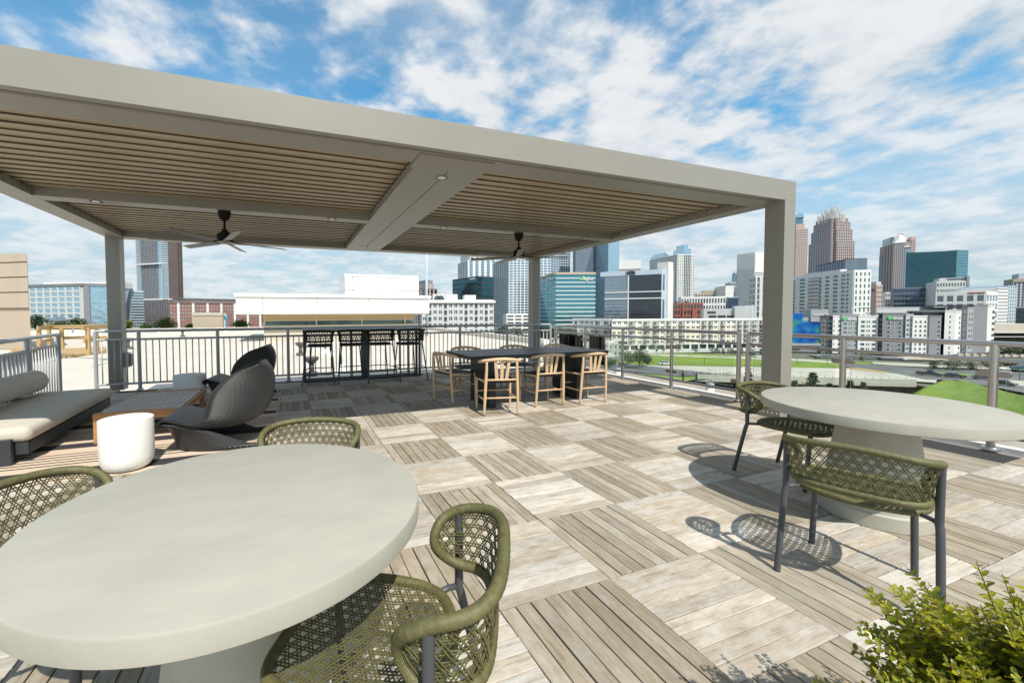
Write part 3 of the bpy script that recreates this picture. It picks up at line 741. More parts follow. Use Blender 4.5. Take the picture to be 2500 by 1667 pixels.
for y in (-.606, .606):
    for s in (-1, 1): MB().box(s*.352-.03, s*.352+.03, y-.028, y+.028, .0115, .2615).build('leg', M['teak'], ct)
MB().box(-.38, .38, -.632, -.60, .232, .2615).build('end_rail', M['teak'], ct)

M['white_glaze'] = mat('white_fibre_cement', (.80, .79, .745), .5, var=.02, vscale=4)
M['grey_cement'] = mat('grey_fibre_cement', (.72, .73, .69), .7, var=.08, vscale=4, bump=.05)
wt = tag(MB().lathe([(.10, .0125), (.135, .018), (.163, .035), (.182, .07), (.190, .12), (.192, .20), (.192, .428), (.190, .434), (.186, .436)], 72).build('side_table', M['white_glaze'], None, 40, loc=(-1.325, 4.13, 0)), 'white drum side table with a rounded base, nearest on the striped rug', 'side table')
gt = tag(MB().lathe([(.205, 0), (.213, .004), (.213, .414), (.209, .42)], 72).build('side_table', M['grey_cement'], None, 40, loc=(-1.43, 6.93, 0)), 'grey cylinder side table between the coffee table and the back railing', 'side table')

def wicker_mat():
    m = bpy.data.materials.new('black_wicker'); m.use_nodes = True; t = m.node_tree; b = t.nodes['Principled BSDF']; L = t.links
    uv = t.nodes.new('ShaderNodeTexCoord'); sp = t.nodes.new('ShaderNodeSeparateXYZ'); L.new(uv.outputs['UV'], sp.inputs[0])
    def mth(op, a, b_=None):
        n = t.nodes.new('ShaderNodeMath'); n.operation = op
        for i, v in enumerate((a, b_)):
            if v is None: continue
            if isinstance(v, (int, float)): n.inputs[i].default_value = v
            else: L.new(v, n.inputs[i])
        return n.outputs[0]
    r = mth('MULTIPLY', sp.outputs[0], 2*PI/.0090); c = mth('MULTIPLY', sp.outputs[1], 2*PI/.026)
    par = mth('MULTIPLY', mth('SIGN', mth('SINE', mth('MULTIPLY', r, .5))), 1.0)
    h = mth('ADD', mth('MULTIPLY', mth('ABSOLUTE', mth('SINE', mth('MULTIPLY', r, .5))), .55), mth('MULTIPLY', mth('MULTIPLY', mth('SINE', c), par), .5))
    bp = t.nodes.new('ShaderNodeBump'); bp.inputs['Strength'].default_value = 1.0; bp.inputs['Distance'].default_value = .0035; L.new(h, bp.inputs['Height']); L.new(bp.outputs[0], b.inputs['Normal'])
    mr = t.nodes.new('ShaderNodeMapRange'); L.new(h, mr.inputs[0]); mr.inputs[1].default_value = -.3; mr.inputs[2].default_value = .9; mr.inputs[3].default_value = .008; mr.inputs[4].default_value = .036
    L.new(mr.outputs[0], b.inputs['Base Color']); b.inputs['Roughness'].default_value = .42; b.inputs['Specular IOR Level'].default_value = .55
    return m
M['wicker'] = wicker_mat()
def wicker_chair(loc, rz, label):
    """one continuous sheet: back, seat, lip, skirt that folds down to the floor and runs back; faces local -x"""
    t = thing('wicker_chair', label, 'lounge chair', loc, rz, 'black wicker lounge chairs')
    prof = [  # centre x, z, half width, edge x, edge z
        (.225, .812, .20, .215, .800), (.255, .790, .245, .16, .785), (.300, .720, .285, .00, .725), (.318, .620, .315, -.12, .630), (.305, .500, .330, -.195, .530), (.275, .395, .335, -.228, .420), (.205, .290, .335, -.250, .325), (.060, .220, .332, -.285, .288), (-.100, .205, .328, -.340, .275), (-.250, .230, .322, -.420, .285), (-.400, .282, .318, -.500, .310),
        (-.540, .327, .316, -.575, .330), (-.605, .322, .316, -.610, .322), (-.628, .290, .313, -.628, .290), (-.622, .24, .305, -.622, .24), (-.602, .17, .30, -.602, .17), (-.575, .09, .305, -.575, .09), (-.558, .03, .315, -.558, .03), (-.556, .012, .32, -.556, .012)]
    C = catmull([(p[0], 0, p[1]) for p in prof], 6); Wd = catmull([(p[2], 0, 0) for p in prof], 6); Eg = catmull([(p[3], 0, p[4]) for p in prof], 6); n = len(C); nv = 37
    ilip = 13*6
    vs = []; uv = []; s = 0.0
    for i in range(n):
        if i: s += (C[i]-C[i-1]).length
        sk = max(0.0, (i-ilip)/(n-1-ilip))
        for j in range(nv):
            v = -1+2*j/(nv-1); a = abs(v)
            lat = Wd[i].x*math.sin(v*PI/2*.94)/math.sin(PI/2*.94)
            p = C[i].lerp(Eg[i], a**2.0)
            sweep = (sk**.75)*.84*a**2.2
            p.x += sweep; lat *= (1-.16*sk*a**3)
            vs.append((p.x, lat, p.z)); uv.append((s, lat*1.15+sweep*.8))
    fs = [(i*nv+j, i*nv+j+1, (i+1)*nv+j+1, (i+1)*nv+j) for i in range(n-1) for j in range(nv-1)]
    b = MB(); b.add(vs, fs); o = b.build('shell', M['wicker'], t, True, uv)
    md = o.modifiers.new('thick', 'SOLIDIFY'); md.thickness = .028; md.offset = 0
    rim = []
    rim_pts = [vs[i*nv] for i in range(n)]
    for side in (0, nv-1):
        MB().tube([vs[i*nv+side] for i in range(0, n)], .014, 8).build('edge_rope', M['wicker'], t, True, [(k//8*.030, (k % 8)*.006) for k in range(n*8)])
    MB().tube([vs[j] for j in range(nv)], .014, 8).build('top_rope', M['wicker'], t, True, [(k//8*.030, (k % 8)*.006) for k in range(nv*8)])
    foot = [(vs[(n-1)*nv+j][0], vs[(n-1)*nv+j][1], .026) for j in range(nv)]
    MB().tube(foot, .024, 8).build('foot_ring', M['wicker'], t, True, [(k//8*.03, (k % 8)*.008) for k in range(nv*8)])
    return t
wicker_chair((-.50, 4.58, .0115), R(-4), 'black wicker lounge chair with a sweeping base, nearer one on the rug')
wicker_chair((-.57, 7.02, .0115), R(-8), 'black wicker lounge chair with a sweeping base, farther one by the back railing')

# ------------------------------------------------------------------ dining table and oak chairs
M['blacktop'] = mat('black_slatted_top', (.020, .021, .023), .38, var=.25, vscale=30, stretch=(1, 12, 1), bump=.08, bscale=80)
dt = thing('dining_table', 'long black slatted dining table under the pergola', 'dining table', (3.34, 5.31, 0), R(-.3))
for k in range(8):
    y0 = -.47+k*.1175
    MB().cbox(-1.14, 1.14, y0+.0012, y0+.1163, .715, .742, .002).build('board', M['blacktop'], dt)
MB().box(-1.13, 1.13, -.462, .462, .690, .7145).build('edge_frame', M['blacktop'], dt)
for x in (-.74, .74): MB().cbox(x-.055, x+.055, -.31, .31, 0, .6895, .004).build('leg_panel', M['blacktop'], dt)
M['oak'] = mat('pale_oak', (.66, .47, .30), .5, color2=(.57, .39, .225), vscale=5, stretch=(8, 8, 1.2), bump=.06, bscale=30)
M['cord'] = mat('black_paper_cord', (.022, .022, .025), .65, bump=.5, bscale=160, stretch=(1, .05, 1))
def oak_chair0():
    t = thing('oak_chair', 'x', 'chair')
    # front along +y; rear legs carry a bent top rail
    for s in (-1, 1):
        MB().tube(catmull([(s*.222, -.20, 0), (s*.214, -.215, .22), (s*.205, -.225, .44), (s*.198, -.235, .58), (s*.196, -.238, .69)], 5), [.0145+.0055*math.sin(PI*min(1, k/20.0)) for k in range(21)], 12).build('rear_leg', M['oak'], t, True)
        MB().tube([(s*.235, .225, 0), (s*.236, .222, .22), (s*.236, .215, .44)], [.0135, .017, .016], 12).build('front_leg', M['oak'], t, 40)
        MB().tube([(s*.235, .222, .20), (s*.215, -.212, .20)], .0105, 8).build('side_stretcher', M['oak'], t, True)
        MB().tube([(s*.236, .216, .425), (s*.207, -.224, .435)], .0125, 8).build('seat_side_rail', M['oak'], t, True)
    MB().tube([(-.214, -.213, .23), (.214, -.213, .23)], .0105, 8).build('rear_stretcher', M['oak'], t, True)
    MB().tube([(-.236, .222, .25), (.236, .222, .25)], .0105, 8).build('front_stretcher', M['oak'], t, True)
    MB().tube([(-.206, -.226, .463), (.206, -.226, .463)], .013, 8).build('back_rail', M['oak'], t, True)
    tr = resample(catmull([(-.262, -.02, .682), (-.258, -.11, .690), (-.225, -.205, .705), (-.12, -.262, .722), (0, -.278, .728), (.12, -.262, .722), (.225, -.205, .705), (.258, -.11, .690), (.262, -.02, .682)], 8), .02)
    b = MB().tube(tr, [.010+.009*min(1, min(k, len(tr)-1-k)/3.0) for k in range(len(tr))], 12)
    b.v = [(x, y, .708+(z-.708)*1.15) for x, y, z in b.v]; b.build('top_rail', M['oak'], t, True)
    for k in (-1, 0, 1):
        MB().bar((k*.062, -.226, .470), (k*.088, -.262, .716), .040, .012, (0, 1, .1)).build('back_slat', M['oak'], t)
    sb = MB(); n = 10
    vs = []
    for iz, dz in ((0, -.026), (1, .0)):
        for iy in range(n+1):
            y = -.215+.43*iy/n
            for ix in range(n+1):
                fx = -1+2*ix/n; x = fx*(.200+.032*(iy/n)); e = max(abs(fx), abs(-1+2*iy/n))
                vs.append((x, y, .447+dz+(-.016*(1-e**2) if iz else 0)-(.006 if e > .95 and iz else 0)))
    m = (n+1)**2; q = lambda z, y, x: z*m+y*(n+1)+x
    fs = []
    for y in range(n):
        for x in range(n): fs += [(q(1, y, x), q(1, y, x+1), q(1, y+1, x+1), q(1, y+1, x)), (q(0, y, x), q(0, y+1, x), q(0, y+1, x+1), q(0, y, x+1))]
    for k in range(n): fs += [(q(0, 0, k), q(0, 0, k+1), q(1, 0, k+1), q(1, 0, k)), (q(0, n, k+1), q(0, n, k), q(1, n, k), q(1, n, k+1)), (q(0, k+1, 0), q(0, k, 0), q(1, k, 0), q(1, k+1, 0)), (q(0, k, n), q(0, k+1, n), q(1, k+1, n), q(1, k, n))]
    sb.add(vs, fs); sb.build('seat', M['cord'], t, True)
    return t
oc = oak_chair0(); GO = 'oak chairs around the dining table'
oc['group'] = GO; oc['label'] = 'pale oak chair with black cord seat, nearest one, turned slightly from the dining table'
oc.location = (2.545, 4.76, 0); oc.rotation_euler = (0, 0, R(-14))
dup(oc, (3.40, 4.99, 0), R(-3), 'pale oak chair with black cord seat, middle of the dining table near side', GO)
dup(oc, (4.08, 4.91, 0), R(-2), 'pale oak chair with black cord seat, right end of the dining table near side', GO)
dup(oc, (2.27, 5.62, 0), R(-72), 'pale oak chair with black cord seat at the dining table left end', GO)
dup(oc, (2.74, 6.12, 0), R(176), 'pale oak chair with black cord seat beyond the dining table, left', GO)
dup(oc, (3.62, 6.06, 0), R(166), 'pale oak chair with black cord seat beyond the dining table, middle', GO)
dup(oc, (4.50, 5.98, 0), R(183), 'pale oak chair with black cord seat beyond the dining table, right', GO)

# ------------------------------------------------------------------ boxwood in its planter, close to the camera
def leaf_mat(name, c1, c2, trans=.35, rough=.35):
    m = bpy.data.materials.new(name); m.use_nodes = True; t = m.node_tree; b = t.nodes['Principled BSDF']; L = t.links
    g = t.nodes.new('ShaderNodeNewGeometry'); r = t.nodes.new('ShaderNodeMix'); r.data_type = 'RGBA'; L.new(g.outputs['Random Per Island'], r.inputs[0])
    r.inputs[6].default_value = (*c1, 1); r.inputs[7].default_value = (*c2, 1); L.new(r.outputs[2], b.inputs['Base Color']); b.inputs['Roughness'].default_value = rough
    tl = t.nodes.new('ShaderNodeBsdfTranslucent'); L.new(r.outputs[2], tl.inputs[0]); ms = t.nodes.new('ShaderNodeMixShader'); ms.inputs[0].default_value = trans
    o = t.nodes['Material Output']; L.new(b.outputs[0], ms.inputs[1]); L.new(tl.outputs[0], ms.inputs[2]); L.new(ms.outputs[0], o.inputs['Surface'])
    return m
M['boxleaf'] = leaf_mat('boxwood_leaf', (.12, .17, .010), (.46, .43, .022), .4, .3)
M['twig'] = mat('twig', (.14, .10, .045), .8)
bush = thing('boxwood_shrub', 'bright green boxwood shrub in the lower right corner, close to the camera', 'shrub', (1.50, .30, 0))
lv = MB(); tw = MB(); r2 = random.Random(3)
def leaf(mb, p, d, up, L_, W_):
    d = d.normalized(); s = d.cross(up)
    if s.length < 1e-3: s = d.orthogonal()
    s.normalize(); n = s.cross(d)
    mb.add([p, p+d*L_*.35+s*W_*.5+n*.15*W_, p+d*L_*.8+s*W_*.42+n*.1*W_, p+d*L_, p+d*L_*.8-s*W_*.42+n*.1*W_, p+d*L_*.35-s*W_*.5+n*.15*W_], [(0, 1, 2, 3), (0, 3, 4, 5)])
BC = Vector((0, 0, .33)); 
for k in range(1000):
    # shoots leave a rounded mass
    th = r2.uniform(0, 2*PI); ph = math.acos(r2.uniform(-.25, 1)); d = Vector((math.sin(ph)*math.cos(th), math.sin(ph)*math.sin(th), math.cos(ph)))
    rad = .285*(.80+.28*r2.random())*(1+.10*math.sin(3*th+1)+.06*math.sin(5*ph+th*2))
    tipl = rad+(.09*r2.random() if r2.random() < .22 else 0)
    start = BC+d*rad*.30; end = BC+Vector((d.x*1.08, d.y*1.0, d.z*.95))*tipl+Vector((0, 0, .02))
    ax = (end-start).normalized(); ln = (end-start).length
    bend = Vector((r2.uniform(-.03, .03), r2.uniform(-.03, .03), .03))
    path = [start, start.lerp(end, .5)+bend*.4, end+bend]
    tw.tube(path, [.0024, .0018, .0009], 4)
    nl = int(ln/.0098)
    for i in range(nl):
        f = i/nl; p = path[0].lerp(path[1], f*2) if f < .5 else path[1].lerp(path[2], f*2-1)
        if f < .35 and r2.random() < .5: continue
        side = ax.orthogonal(); side.rotate(Matrix.Rotation(i*PI/2+r2.uniform(-.4, .4), 3, ax))
        for sg in (1, -1):
            dd = (ax*r2.uniform(.35, .9)+side*sg).normalized(); sz_ = .0215*r2.uniform(.7, 1.2)*(1-.35*max(0, f-.75)/.25)
            leaf(lv, p, dd, Vector((r2.uniform(-.4, .4), r2.uniform(-.4, .4), 1)), sz_, sz_*.6)
tag(lv.build('leaves', M['boxleaf'], bush), kind='stuff')
tag(tw.build('twigs', M['twig'], bush), kind='stuff')
pot = thing('planter', 'square charcoal planter under the boxwood shrub', 'planter', (1.50, .30, 0))
MB().cbox(-.24, .24, -.24, .24, 0, .36, .01).build('box', M['charcoal'], pot)
MB().box(-.22, .22, -.22, .22, .3605, .37).build('soil', mat('soil', (.03, .022, .015), .95, var=.4, vscale=40), pot)
# ------------------------------------------------------------------ the ground far below
GZ = -19.0
M['ground'] = mat('town_ground', (.16, .15, .13), .9, color2=(.08, .10, .05), vscale=.02, detail=8)
M['asphalt'] = mat('asphalt', (.135, .135, .135), .85, var=.25, vscale=.12, bump=.1, bscale=4)
M['concrete_road'] = mat('pale_concrete_road', (.47, .435, .37), .85, var=.2, vscale=.10, bump=.1, bscale=3)
M['grass'] = mat('mown_grass', (.20, .27, .03), .9, color2=(.13, .20, .025), vscale=.14, detail=8, bump=.6, bscale=3)
M['grass_wild'] = mat('rough_grass', (.17, .24, .03), .9, color2=(.10, .165, .022), vscale=.35, detail=9, bump=.8, bscale=2)
M['earth'] = mat('bare_earth', (.34, .24, .13), .95, var=.3, vscale=.3)
M['earthdark'] = mat('sunken_ground', (.12, .11, .085), .95, color2=(.07, .09, .03), vscale=.3)
M['paint'] = mat('road_paint', (.62, .62, .58), .7)
M['ocre'] = mat('ochre_hatching', (.42, .28, .12), .8)
from mathutils.geometry import tessellate_polygon
bp0 = at_z(1700, 921, GZ+.1); bp1 = at_z(2235, 934, GZ+.1)
d_ = (bp1-bp0).normalized(); nn_ = Vector((d_.y, -d_.x, 0)); Lb = (bp1-bp0).length
outer = [Vector((9000*math.cos(2*PI*k/64), 9000*math.sin(2*PI*k/64), GZ-.6)) for k in range(64)]
hole = [bp0-nn_*14.6, bp1-nn_*14.6, bp1+nn_*.3]+[at_z(u, v, GZ) for u, v in ((2262, 939), (2310, 923), (2362, 926), (2442, 947), (2560, 978), (2900, 1100), (2500, 1350), (1500, 1350), (1560, 980), (1660, 932))]
hole = [Vector((p.x, p.y, GZ-.6)) for p in hole]
tris = tessellate_polygon([outer, hole]); allp = outer+hole
g = MB(); g.add(allp, [tuple(t) for t in tris]); go = g.build('ground', M['ground'])
bmm = bmesh.new(); bmm.from_mesh(go.data); bmesh.ops.recalc_face_normals(bmm, faces=bmm.faces)
if bmm.faces and sum(f.normal.z for f in bmm.faces) < 0: bmesh.ops.reverse_faces(bmm, faces=bmm.faces)
bmm.to_mesh(go.data); bmm.free(); tag(go, kind='structure')
def sheet(name, pix, m, z, kind='structure', th=.05):
    p = [at_z(u, v, z) for u, v in pix]; b = MB(); b.prism([(q.x, q.y) for q in reversed(p)], z-th, z); return tag(b.build(name, m), kind=kind)
sheet('grass', [(1475, 960), (1475, 862), (1700, 862), (1990, 877), (2130, 884), (2330, 905), (2330, 915), (2200, 905), (1990, 925), (1700, 925), (1560, 950)], M['grass'], GZ-.25, 'stuff')
sheet('lawn', [(1560, 866), (1760, 872), (1930, 879), (2060, 889), (2040, 896), (1940, 897), (1760, 893), (1570, 891), (1552, 878)], M['grass'], GZ-.10, 'stuff')
sheet('path', [(1555, 862.5), (1760, 869.0), (1960, 876), (2070, 884), (2066, 888.5), (1955, 881), (1760, 873.2), (1555, 866.2)], M['concrete_road'], GZ-.05)
road = sheet('road', [(1500, 886), (1570, 891), (1940, 897), (2060, 899), (2290, 919), (2285, 934), (2170, 926), (2000, 921), (1830, 917), (1660, 906), (1500, 899)], M['concrete_road'], GZ)
asp = sheet('street', [(1480, 886), (1570, 891), (1640, 900), (1720, 908), (1770, 914.5), (1655, 918), (1540, 906), (1470, 897)], M['asphalt'], GZ+.03)
sheet('street', [(2050, 890), (2110, 888), (2180, 893), (2300, 900), (2560, 912), (2560, 970), (2440, 947), (2330, 927), (2260, 926), (2190, 912), (2100, 902)], M['asphalt'], GZ+.05)
sheet('pavement', [(2130, 883), (2290, 890), (2560, 899), (2560, 905), (2300, 897), (2180, 892), (2130, 888)], M['concrete_road'], GZ+.08)
sheet('grass', [(2285, 908), (2360, 912), (2380, 916), (2290, 914.5)], M['grass'], GZ+.1, 'stuff')
sheet('pavement', [(2425, 926), (2560, 932), (2560, 948), (2430, 936)], M['concrete_road'], GZ+.1)
for (u0, v0, u1, v1) in ((1575, 893.5, 1588, 893.9), (1680, 902.0, 1695, 902.4), (1730, 902.5, 1742, 902.8), (1850, 911, 1862, 911.4), (2072, 910.5, 2084, 911), (2148, 911, 2160, 911.5), (1945, 906, 1960, 906.4), (2205, 904.5, 2270, 912)):
    a = at_z(u0, v0, GZ+.12); b_ = at_z(u1, v1, GZ+.12); MB().bar(a, b_, .35 if u1-u0 > 30 else .9, .02).build('lane_mark', M['paint'], road)
sheet('hatching', [(2058, 897.5), (2100, 898.5), (2172, 908.5), (2150, 909), (2090, 902)], M['ocre'], GZ+.09)
# overpass edge: parapet, deck side, piers over a sunken road
bridge = thing('road_bridge', 'pale concrete road bridge on round piers over a sunken road', 'bridge', (0, 0, 0))
M['bridge'] = mat('bridge_concrete', (.44, .415, .35), .85, var=.15, vscale=.5)
def bbox(mb, s0, s1, o0, o1, z0, z1):
    P = lambda s, o: bp0+d_*s+nn_*o
    mb.prism([tuple(P(s0, o0).xy), tuple(P(s1, o0).xy), tuple(P(s1, o1).xy), tuple(P(s0, o1).xy)][::-1], z0, z1)
b = MB(); bbox(b, 0, Lb, -.2, .25, GZ+.1, GZ+1.0); b.build('parapet', M['bridge'], bridge)
b = MB(); bbox(b, 0, Lb, -.5, .4, GZ-1.1, GZ+.09); b.build('deck_edge', M['bridge'], bridge)
b = MB(); bbox(b, 0, Lb, -14, -.51, GZ-1.0, GZ-.3); b.build('deck_slab', M['bridge'], bridge)
prm = MB().box(-.06, .06, -.06, .06, 0, .55).mesh('rail_post', M['rail_grey'])
for k in range(int(Lb/2)): 
    p = bp0+d_*(k*2+.5); link('rail_post', prm, bridge, (p.x, p.y, GZ+1.0))
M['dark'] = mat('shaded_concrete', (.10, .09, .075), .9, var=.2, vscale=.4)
for u in (2098, 2134):
    q = at_z(u, 948, GZ-.2); s_ = (q-bp0).dot(d_)
    for o in (-2.0, -9):
        p = bp0+d_*s_+nn_*o; MB().lathe([(.55, GZ-7), (.55, GZ-1.7)], 14, (p.x, p.y)).build('pier', M['bridge'], bridge, 40)
    b = MB(); bbox(b, s_-.6, s_+.6, -10.5, -.6, GZ-1.69, GZ-1.01); b.build('pier_cap', M['bridge'], bridge)
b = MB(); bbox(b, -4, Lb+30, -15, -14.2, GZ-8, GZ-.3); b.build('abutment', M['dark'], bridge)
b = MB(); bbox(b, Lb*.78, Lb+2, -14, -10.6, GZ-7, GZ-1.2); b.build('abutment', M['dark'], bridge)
# rough bank at the right, a real slope
def bank():
    mb = MB(); nx, ny = 36, 14; vs = []
    top = [(2215, 968), (2260, 944), (2310, 927), (2360, 930), (2440, 951), (2560, 982)]
    bot = [(2120, 985), (2190, 1010), (2300, 1050), (2400, 1080), (2500, 1110), (2640, 1150)]
    def lerp(L, f):
        k = f*(len(L)-1); i = min(int(k), len(L)-2); t = k-i; return (L[i][0]*(1-t)+L[i+1][0]*t, L[i][1]*(1-t)+L[i+1][1]*t)
    for j in range(ny+1):
        for i in range(nx+1):
            a = at_z(*lerp(top, i/nx), GZ+.2); c = at_z(*lerp(bot, i/nx), GZ-5)
            p = a.lerp(c, j/ny); p.z += .15*math.sin(PI*j/ny)+.22*math.sin(i*1.3+j)*math.sin(j*.9+i*.4); vs.append(p)
    mb.add(vs, [(j*(nx+1)+i, j*(nx+1)+i+1, (j+1)*(nx+1)+i+1, (j+1)*(nx+1)+i) for j in range(ny) for i in range(nx)])
    return mb
bnk = tag(bank().build('bank', M['grass_wild'], None, True), kind='structure')
pit = MB(); q = [bp0-nn_*30-d_*5, bp1-nn_*30+d_*60, bp1+nn_*120+d_*60, bp0+nn_*120-d_*30]; pit.prism([(p.x, p.y) for p in q][::-1], GZ-7.1, GZ-7)
tag(pit.build('sunken_road', M['earthdark']), kind='structure')

# ------------------------------------------------------------------ buildings
def glass_bld(name, body, tint, amt, rough=.06, wob=.12, wscale=.25, var=.5):
    m = bpy.data.materials.new(name); m.use_nodes = True; t = m.node_tree; b = t.nodes['Principled BSDF']; L = t.links; o = t.nodes['Material Output']
    g = t.nodes.new('ShaderNodeNewGeometry'); rp = g.outputs['Random Per Island']
    mr = t.nodes.new('ShaderNodeMapRange'); L.new(rp, mr.inputs[0]); mr.inputs[3].default_value = 1-var; mr.inputs[4].default_value = 1+var*.6
    sc = t.nodes.new('ShaderNodeVectorMath'); sc.operation = 'SCALE'; sc.inputs[0].default_value = body; L.new(mr.outputs[0], sc.inputs['Scale']); L.new(sc.outputs[0], b.inputs['Base Color'])
    b.inputs['Roughness'].default_value = .3; b.inputs['Specular IOR Level'].default_value = .3
    gl = t.nodes.new('ShaderNodeBsdfGlossy'); gl.inputs[0].default_value = (*tint, 1); gl.inputs['Roughness'].default_value = rough
    tcn = t.nodes.new('ShaderNodeTexCoord'); n = t.nodes.new('ShaderNodeTexNoise'); n.inputs['Scale'].default_value = wscale; n.inputs['Detail'].default_value = 3; L.new(g.outputs['Position'], n.inputs['Vector'])
    bp = t.nodes.new('ShaderNodeBump'); bp.inputs['Strength'].default_value = wob; bp.inputs['Distance'].default_value = .5; L.new(n.outputs['Fac'], bp.inputs['Height']); L.new(bp.outputs[0], gl.inputs['Normal'])
    ms = t.nodes.new('ShaderNodeMixShader'); ms.inputs[0].default_value = amt; L.new(b.outputs[0], ms.inputs[1]); L.new(gl.outputs[0], ms.inputs[2]); L.new(ms.outputs[0], o.inputs['Surface'])
    return m
M['g_dark'] = glass_bld('dark_window_glass', (.035, .045, .05), (.55, .65, .70), .22)
M['g_blue'] = glass_bld('blue_curtain_glass', (.03, .12, .20), (.45, .68, .85), .55)
M['g_teal'] = glass_bld('teal_curtain_glass', (.012, .095, .125), (.28, .62, .72), .45)
M['g_deepteal'] = glass_bld('deep_teal_glass', (.004, .035, .05), (.09, .22, .28), .42, wob=.06, wscale=.05)
M['g_pale'] = glass_bld('pale_blue_glass', (.16, .30, .40), (.62, .82, .92), .6)
M['g_green'] = glass_bld('green_grey_glass', (.045, .085, .085), (.42, .58, .56), .35)
M['g_grey'] = glass_bld('grey_curtain_glass', (.08, .10, .12), (.46, .55, .64), .5)
M['g_black'] = glass_bld('black_glass', (.014, .016, .020), (.20, .23, .27), .35)
M['g_navy'] = glass_bld('navy_glass', (.012, .022, .05), (.20, .27, .40), .4)
def wallm(n, c, var=.06, rough=.8): 
    M[n] = mat(n, c, rough, var=var, vscale=.12); return M[n]
for n, c in dict(w_white=(.70, .69, .66), w_cream=(.64, .58, .47), w_light=(.56, .56, .55), w_grey=(.32, .33, .345), w_mid=(.22, .225, .24), w_char=(.085, .088, .10), w_pink=(.55, .40, .34), w_rose=(.40, .33, .31), w_brick=(.30, .115, .075), w_brown=(.17, .125, .11), w_tan=(.47, .385, .29), w_beige=(.50, .45, .37), w_blue=(.45, .53, .60), w_dark=(.05, .05, .052), w_sand=(.62, .52, .36)).items(): wallm(n, c)
M['metal_roof'] = mat('slate_blue_roof', (.12, .15, .20), .7)

def V2(p): return Vector((p[0], p[1]))
def foot(uA, uB, uC, d, phi):
    B = at_d(uB, d); view = B.normalized(); perp = Vector((view.y, -view.x)); c, s = math.cos(R(phi)), math.sin(R(phi))
    e = perp*c+view*s; f = -perp*s+view*c
    def hit(u, dr):
        r = at_d(u, 1.0); den = dr.x*r.y-dr.y*r.x; t = (-(B.x*r.y-B.y*r.x))/den; return B+dr*t
    return hit(uA, f), B, hit(uC, e)
class Face:
    def __init__(s, A, B):
        s.A = V2(A); s.B = V2(B); s.d = (s.B-s.A); s.L = s.d.length; s.d = s.d/s.L; s.n = Vector((s.d.y, -s.d.x))
    def box(s, mb, a, b, z0, z1, o0, o1):
        P = lambda t, o: tuple(s.A+s.d*t+s.n*o)
        mb.prism([P(a, o1), P(b, o1), P(b, o0), P(a, o0)], z0, z1); return mb
    def pane(s, mb, a, b, z0, z1, o):
        P = lambda t, z: (*(s.A+s.d*t+s.n*o), z)
        mb.add([P(a, z0), P(b, z0), P(b, z1), P(a, z1)], [(0, 1, 2, 3)]); return mb
def facade(parent, A, B, z0, z1, nb, nf, pw=.35, sh=.45, wm='w_white', gm='g_dark', rec=.35, single=False, ends=None, skip=None, split=False, top=0.0, sill=None, name='window'):
    """piers and spandrels stand proud of the window plane; panes sit in the openings"""
    F = Face(A, B); wall = MB(); bw = F.L/nb; zt = z1-top; fh = (zt-z0)/nf; e = bw*pw/2 if ends is None else ends
    pw_ = bw*pw; sh_ = fh*sh
    if pw > 0:
        for k in range(nb+1):
            c = k*bw; a = max(0, c-pw_/2); b_ = min(F.L, c+pw_/2); F.box(wall, a, b_, z0, zt, .0, rec)
    if sh > 0:
        for k in range(nf+1):
            c = z0+k*fh; a = max(z0, c-sh_/2); b_ = min(zt, c+sh_/2)
            if pw > 0:
                for j in range(nb): F.box(wall, j*bw+pw_/2, (j+1)*bw-pw_/2, a, b_, .0, rec-.03)
            else: F.box(wall, 0, F.L, a, b_, .0, rec)
    if top > 0: F.box(wall, 0, F.L, zt, z1, 0, rec)
    wall.build('facade', M[wm], parent)
    panes = MB(); cnt = 0
    for j in range(nb):
        for k in range(nf):
            if skip and skip(j, k): continue
            a, b_ = j*bw+pw_/2, (j+1)*bw-pw_/2; c, dd = z0+k*fh+sh_/2, z0+(k+1)*fh-sh_/2
            if single:
                mb = MB(); F.box(mb, a, b_, c, dd, .0, .05); w_ = mb.build(name, M[gm], parent)
                if split:
                    mu = MB(); F.box(mu, (a+b_)/2-.06, (a+b_)/2+.06, c, dd, .05, .11); mu.build('mullion', M['w_white'], w_)
            else: F.pane(panes, a, b_, c, dd, .04)
    if not single and panes.v: tag(panes.build(name+'s', M[gm], parent), kind='stuff')
def block(parent, A, B, C, z0, z1, wm, name='wall', D=None):
    A, B, C = V2(A), V2(B), V2(C); D = A+C-B if D is None else V2(D)
    mb = MB(); mb.prism([tuple(A), tuple(B), tuple(C), tuple(D)], z0, z1); return mb.build(name, M[wm], parent)
def back(P, d): return V2(P)+V2(P).normalized()*d
def bld(name, label, cat='building', group=None): return thing(name, label, cat, (0, 0, 0), 0, group)
def tower(label, uA, uB, uC, d, phi, v, wm, left, rightf, name='office_tower', cat='tower', z0=GZ, vb=None, crown=.8):
    """a block with two visible sides; left / rightf are facade settings or None; v is the row of the roof at the near corner"""
    A, B, C = foot(uA, uB, uC, d, phi); z1 = z_at(uB, v, d)
    t = bld(name, label, cat); block(t, A, B, C, z0, z1+crown, wm)
    for f, P, Q in ((left, A, B), (rightf, B, C)):
        if f:
            f = dict(f); facade(t, P, Q, f.pop('z0', z0 if vb is None else z_at(uB, vb, d)), z1, **f)
    return t, A, B, C, z1
def rooftop(t, A, B, C, f0, f1, g0, g1, z0, z1, wm, name='roof_block'):
    A, B, C = V2(A), V2(B), V2(C); P = lambda s, q: B+(C-B)*s+(A-B)*q
    mb = MB(); mb.prism([tuple(P(f0, g1)), tuple(P(f0, g0)), tuple(P(f1, g0)), tuple(P(f1, g1))], z0, z1); return mb.build(name, M[wm], t)
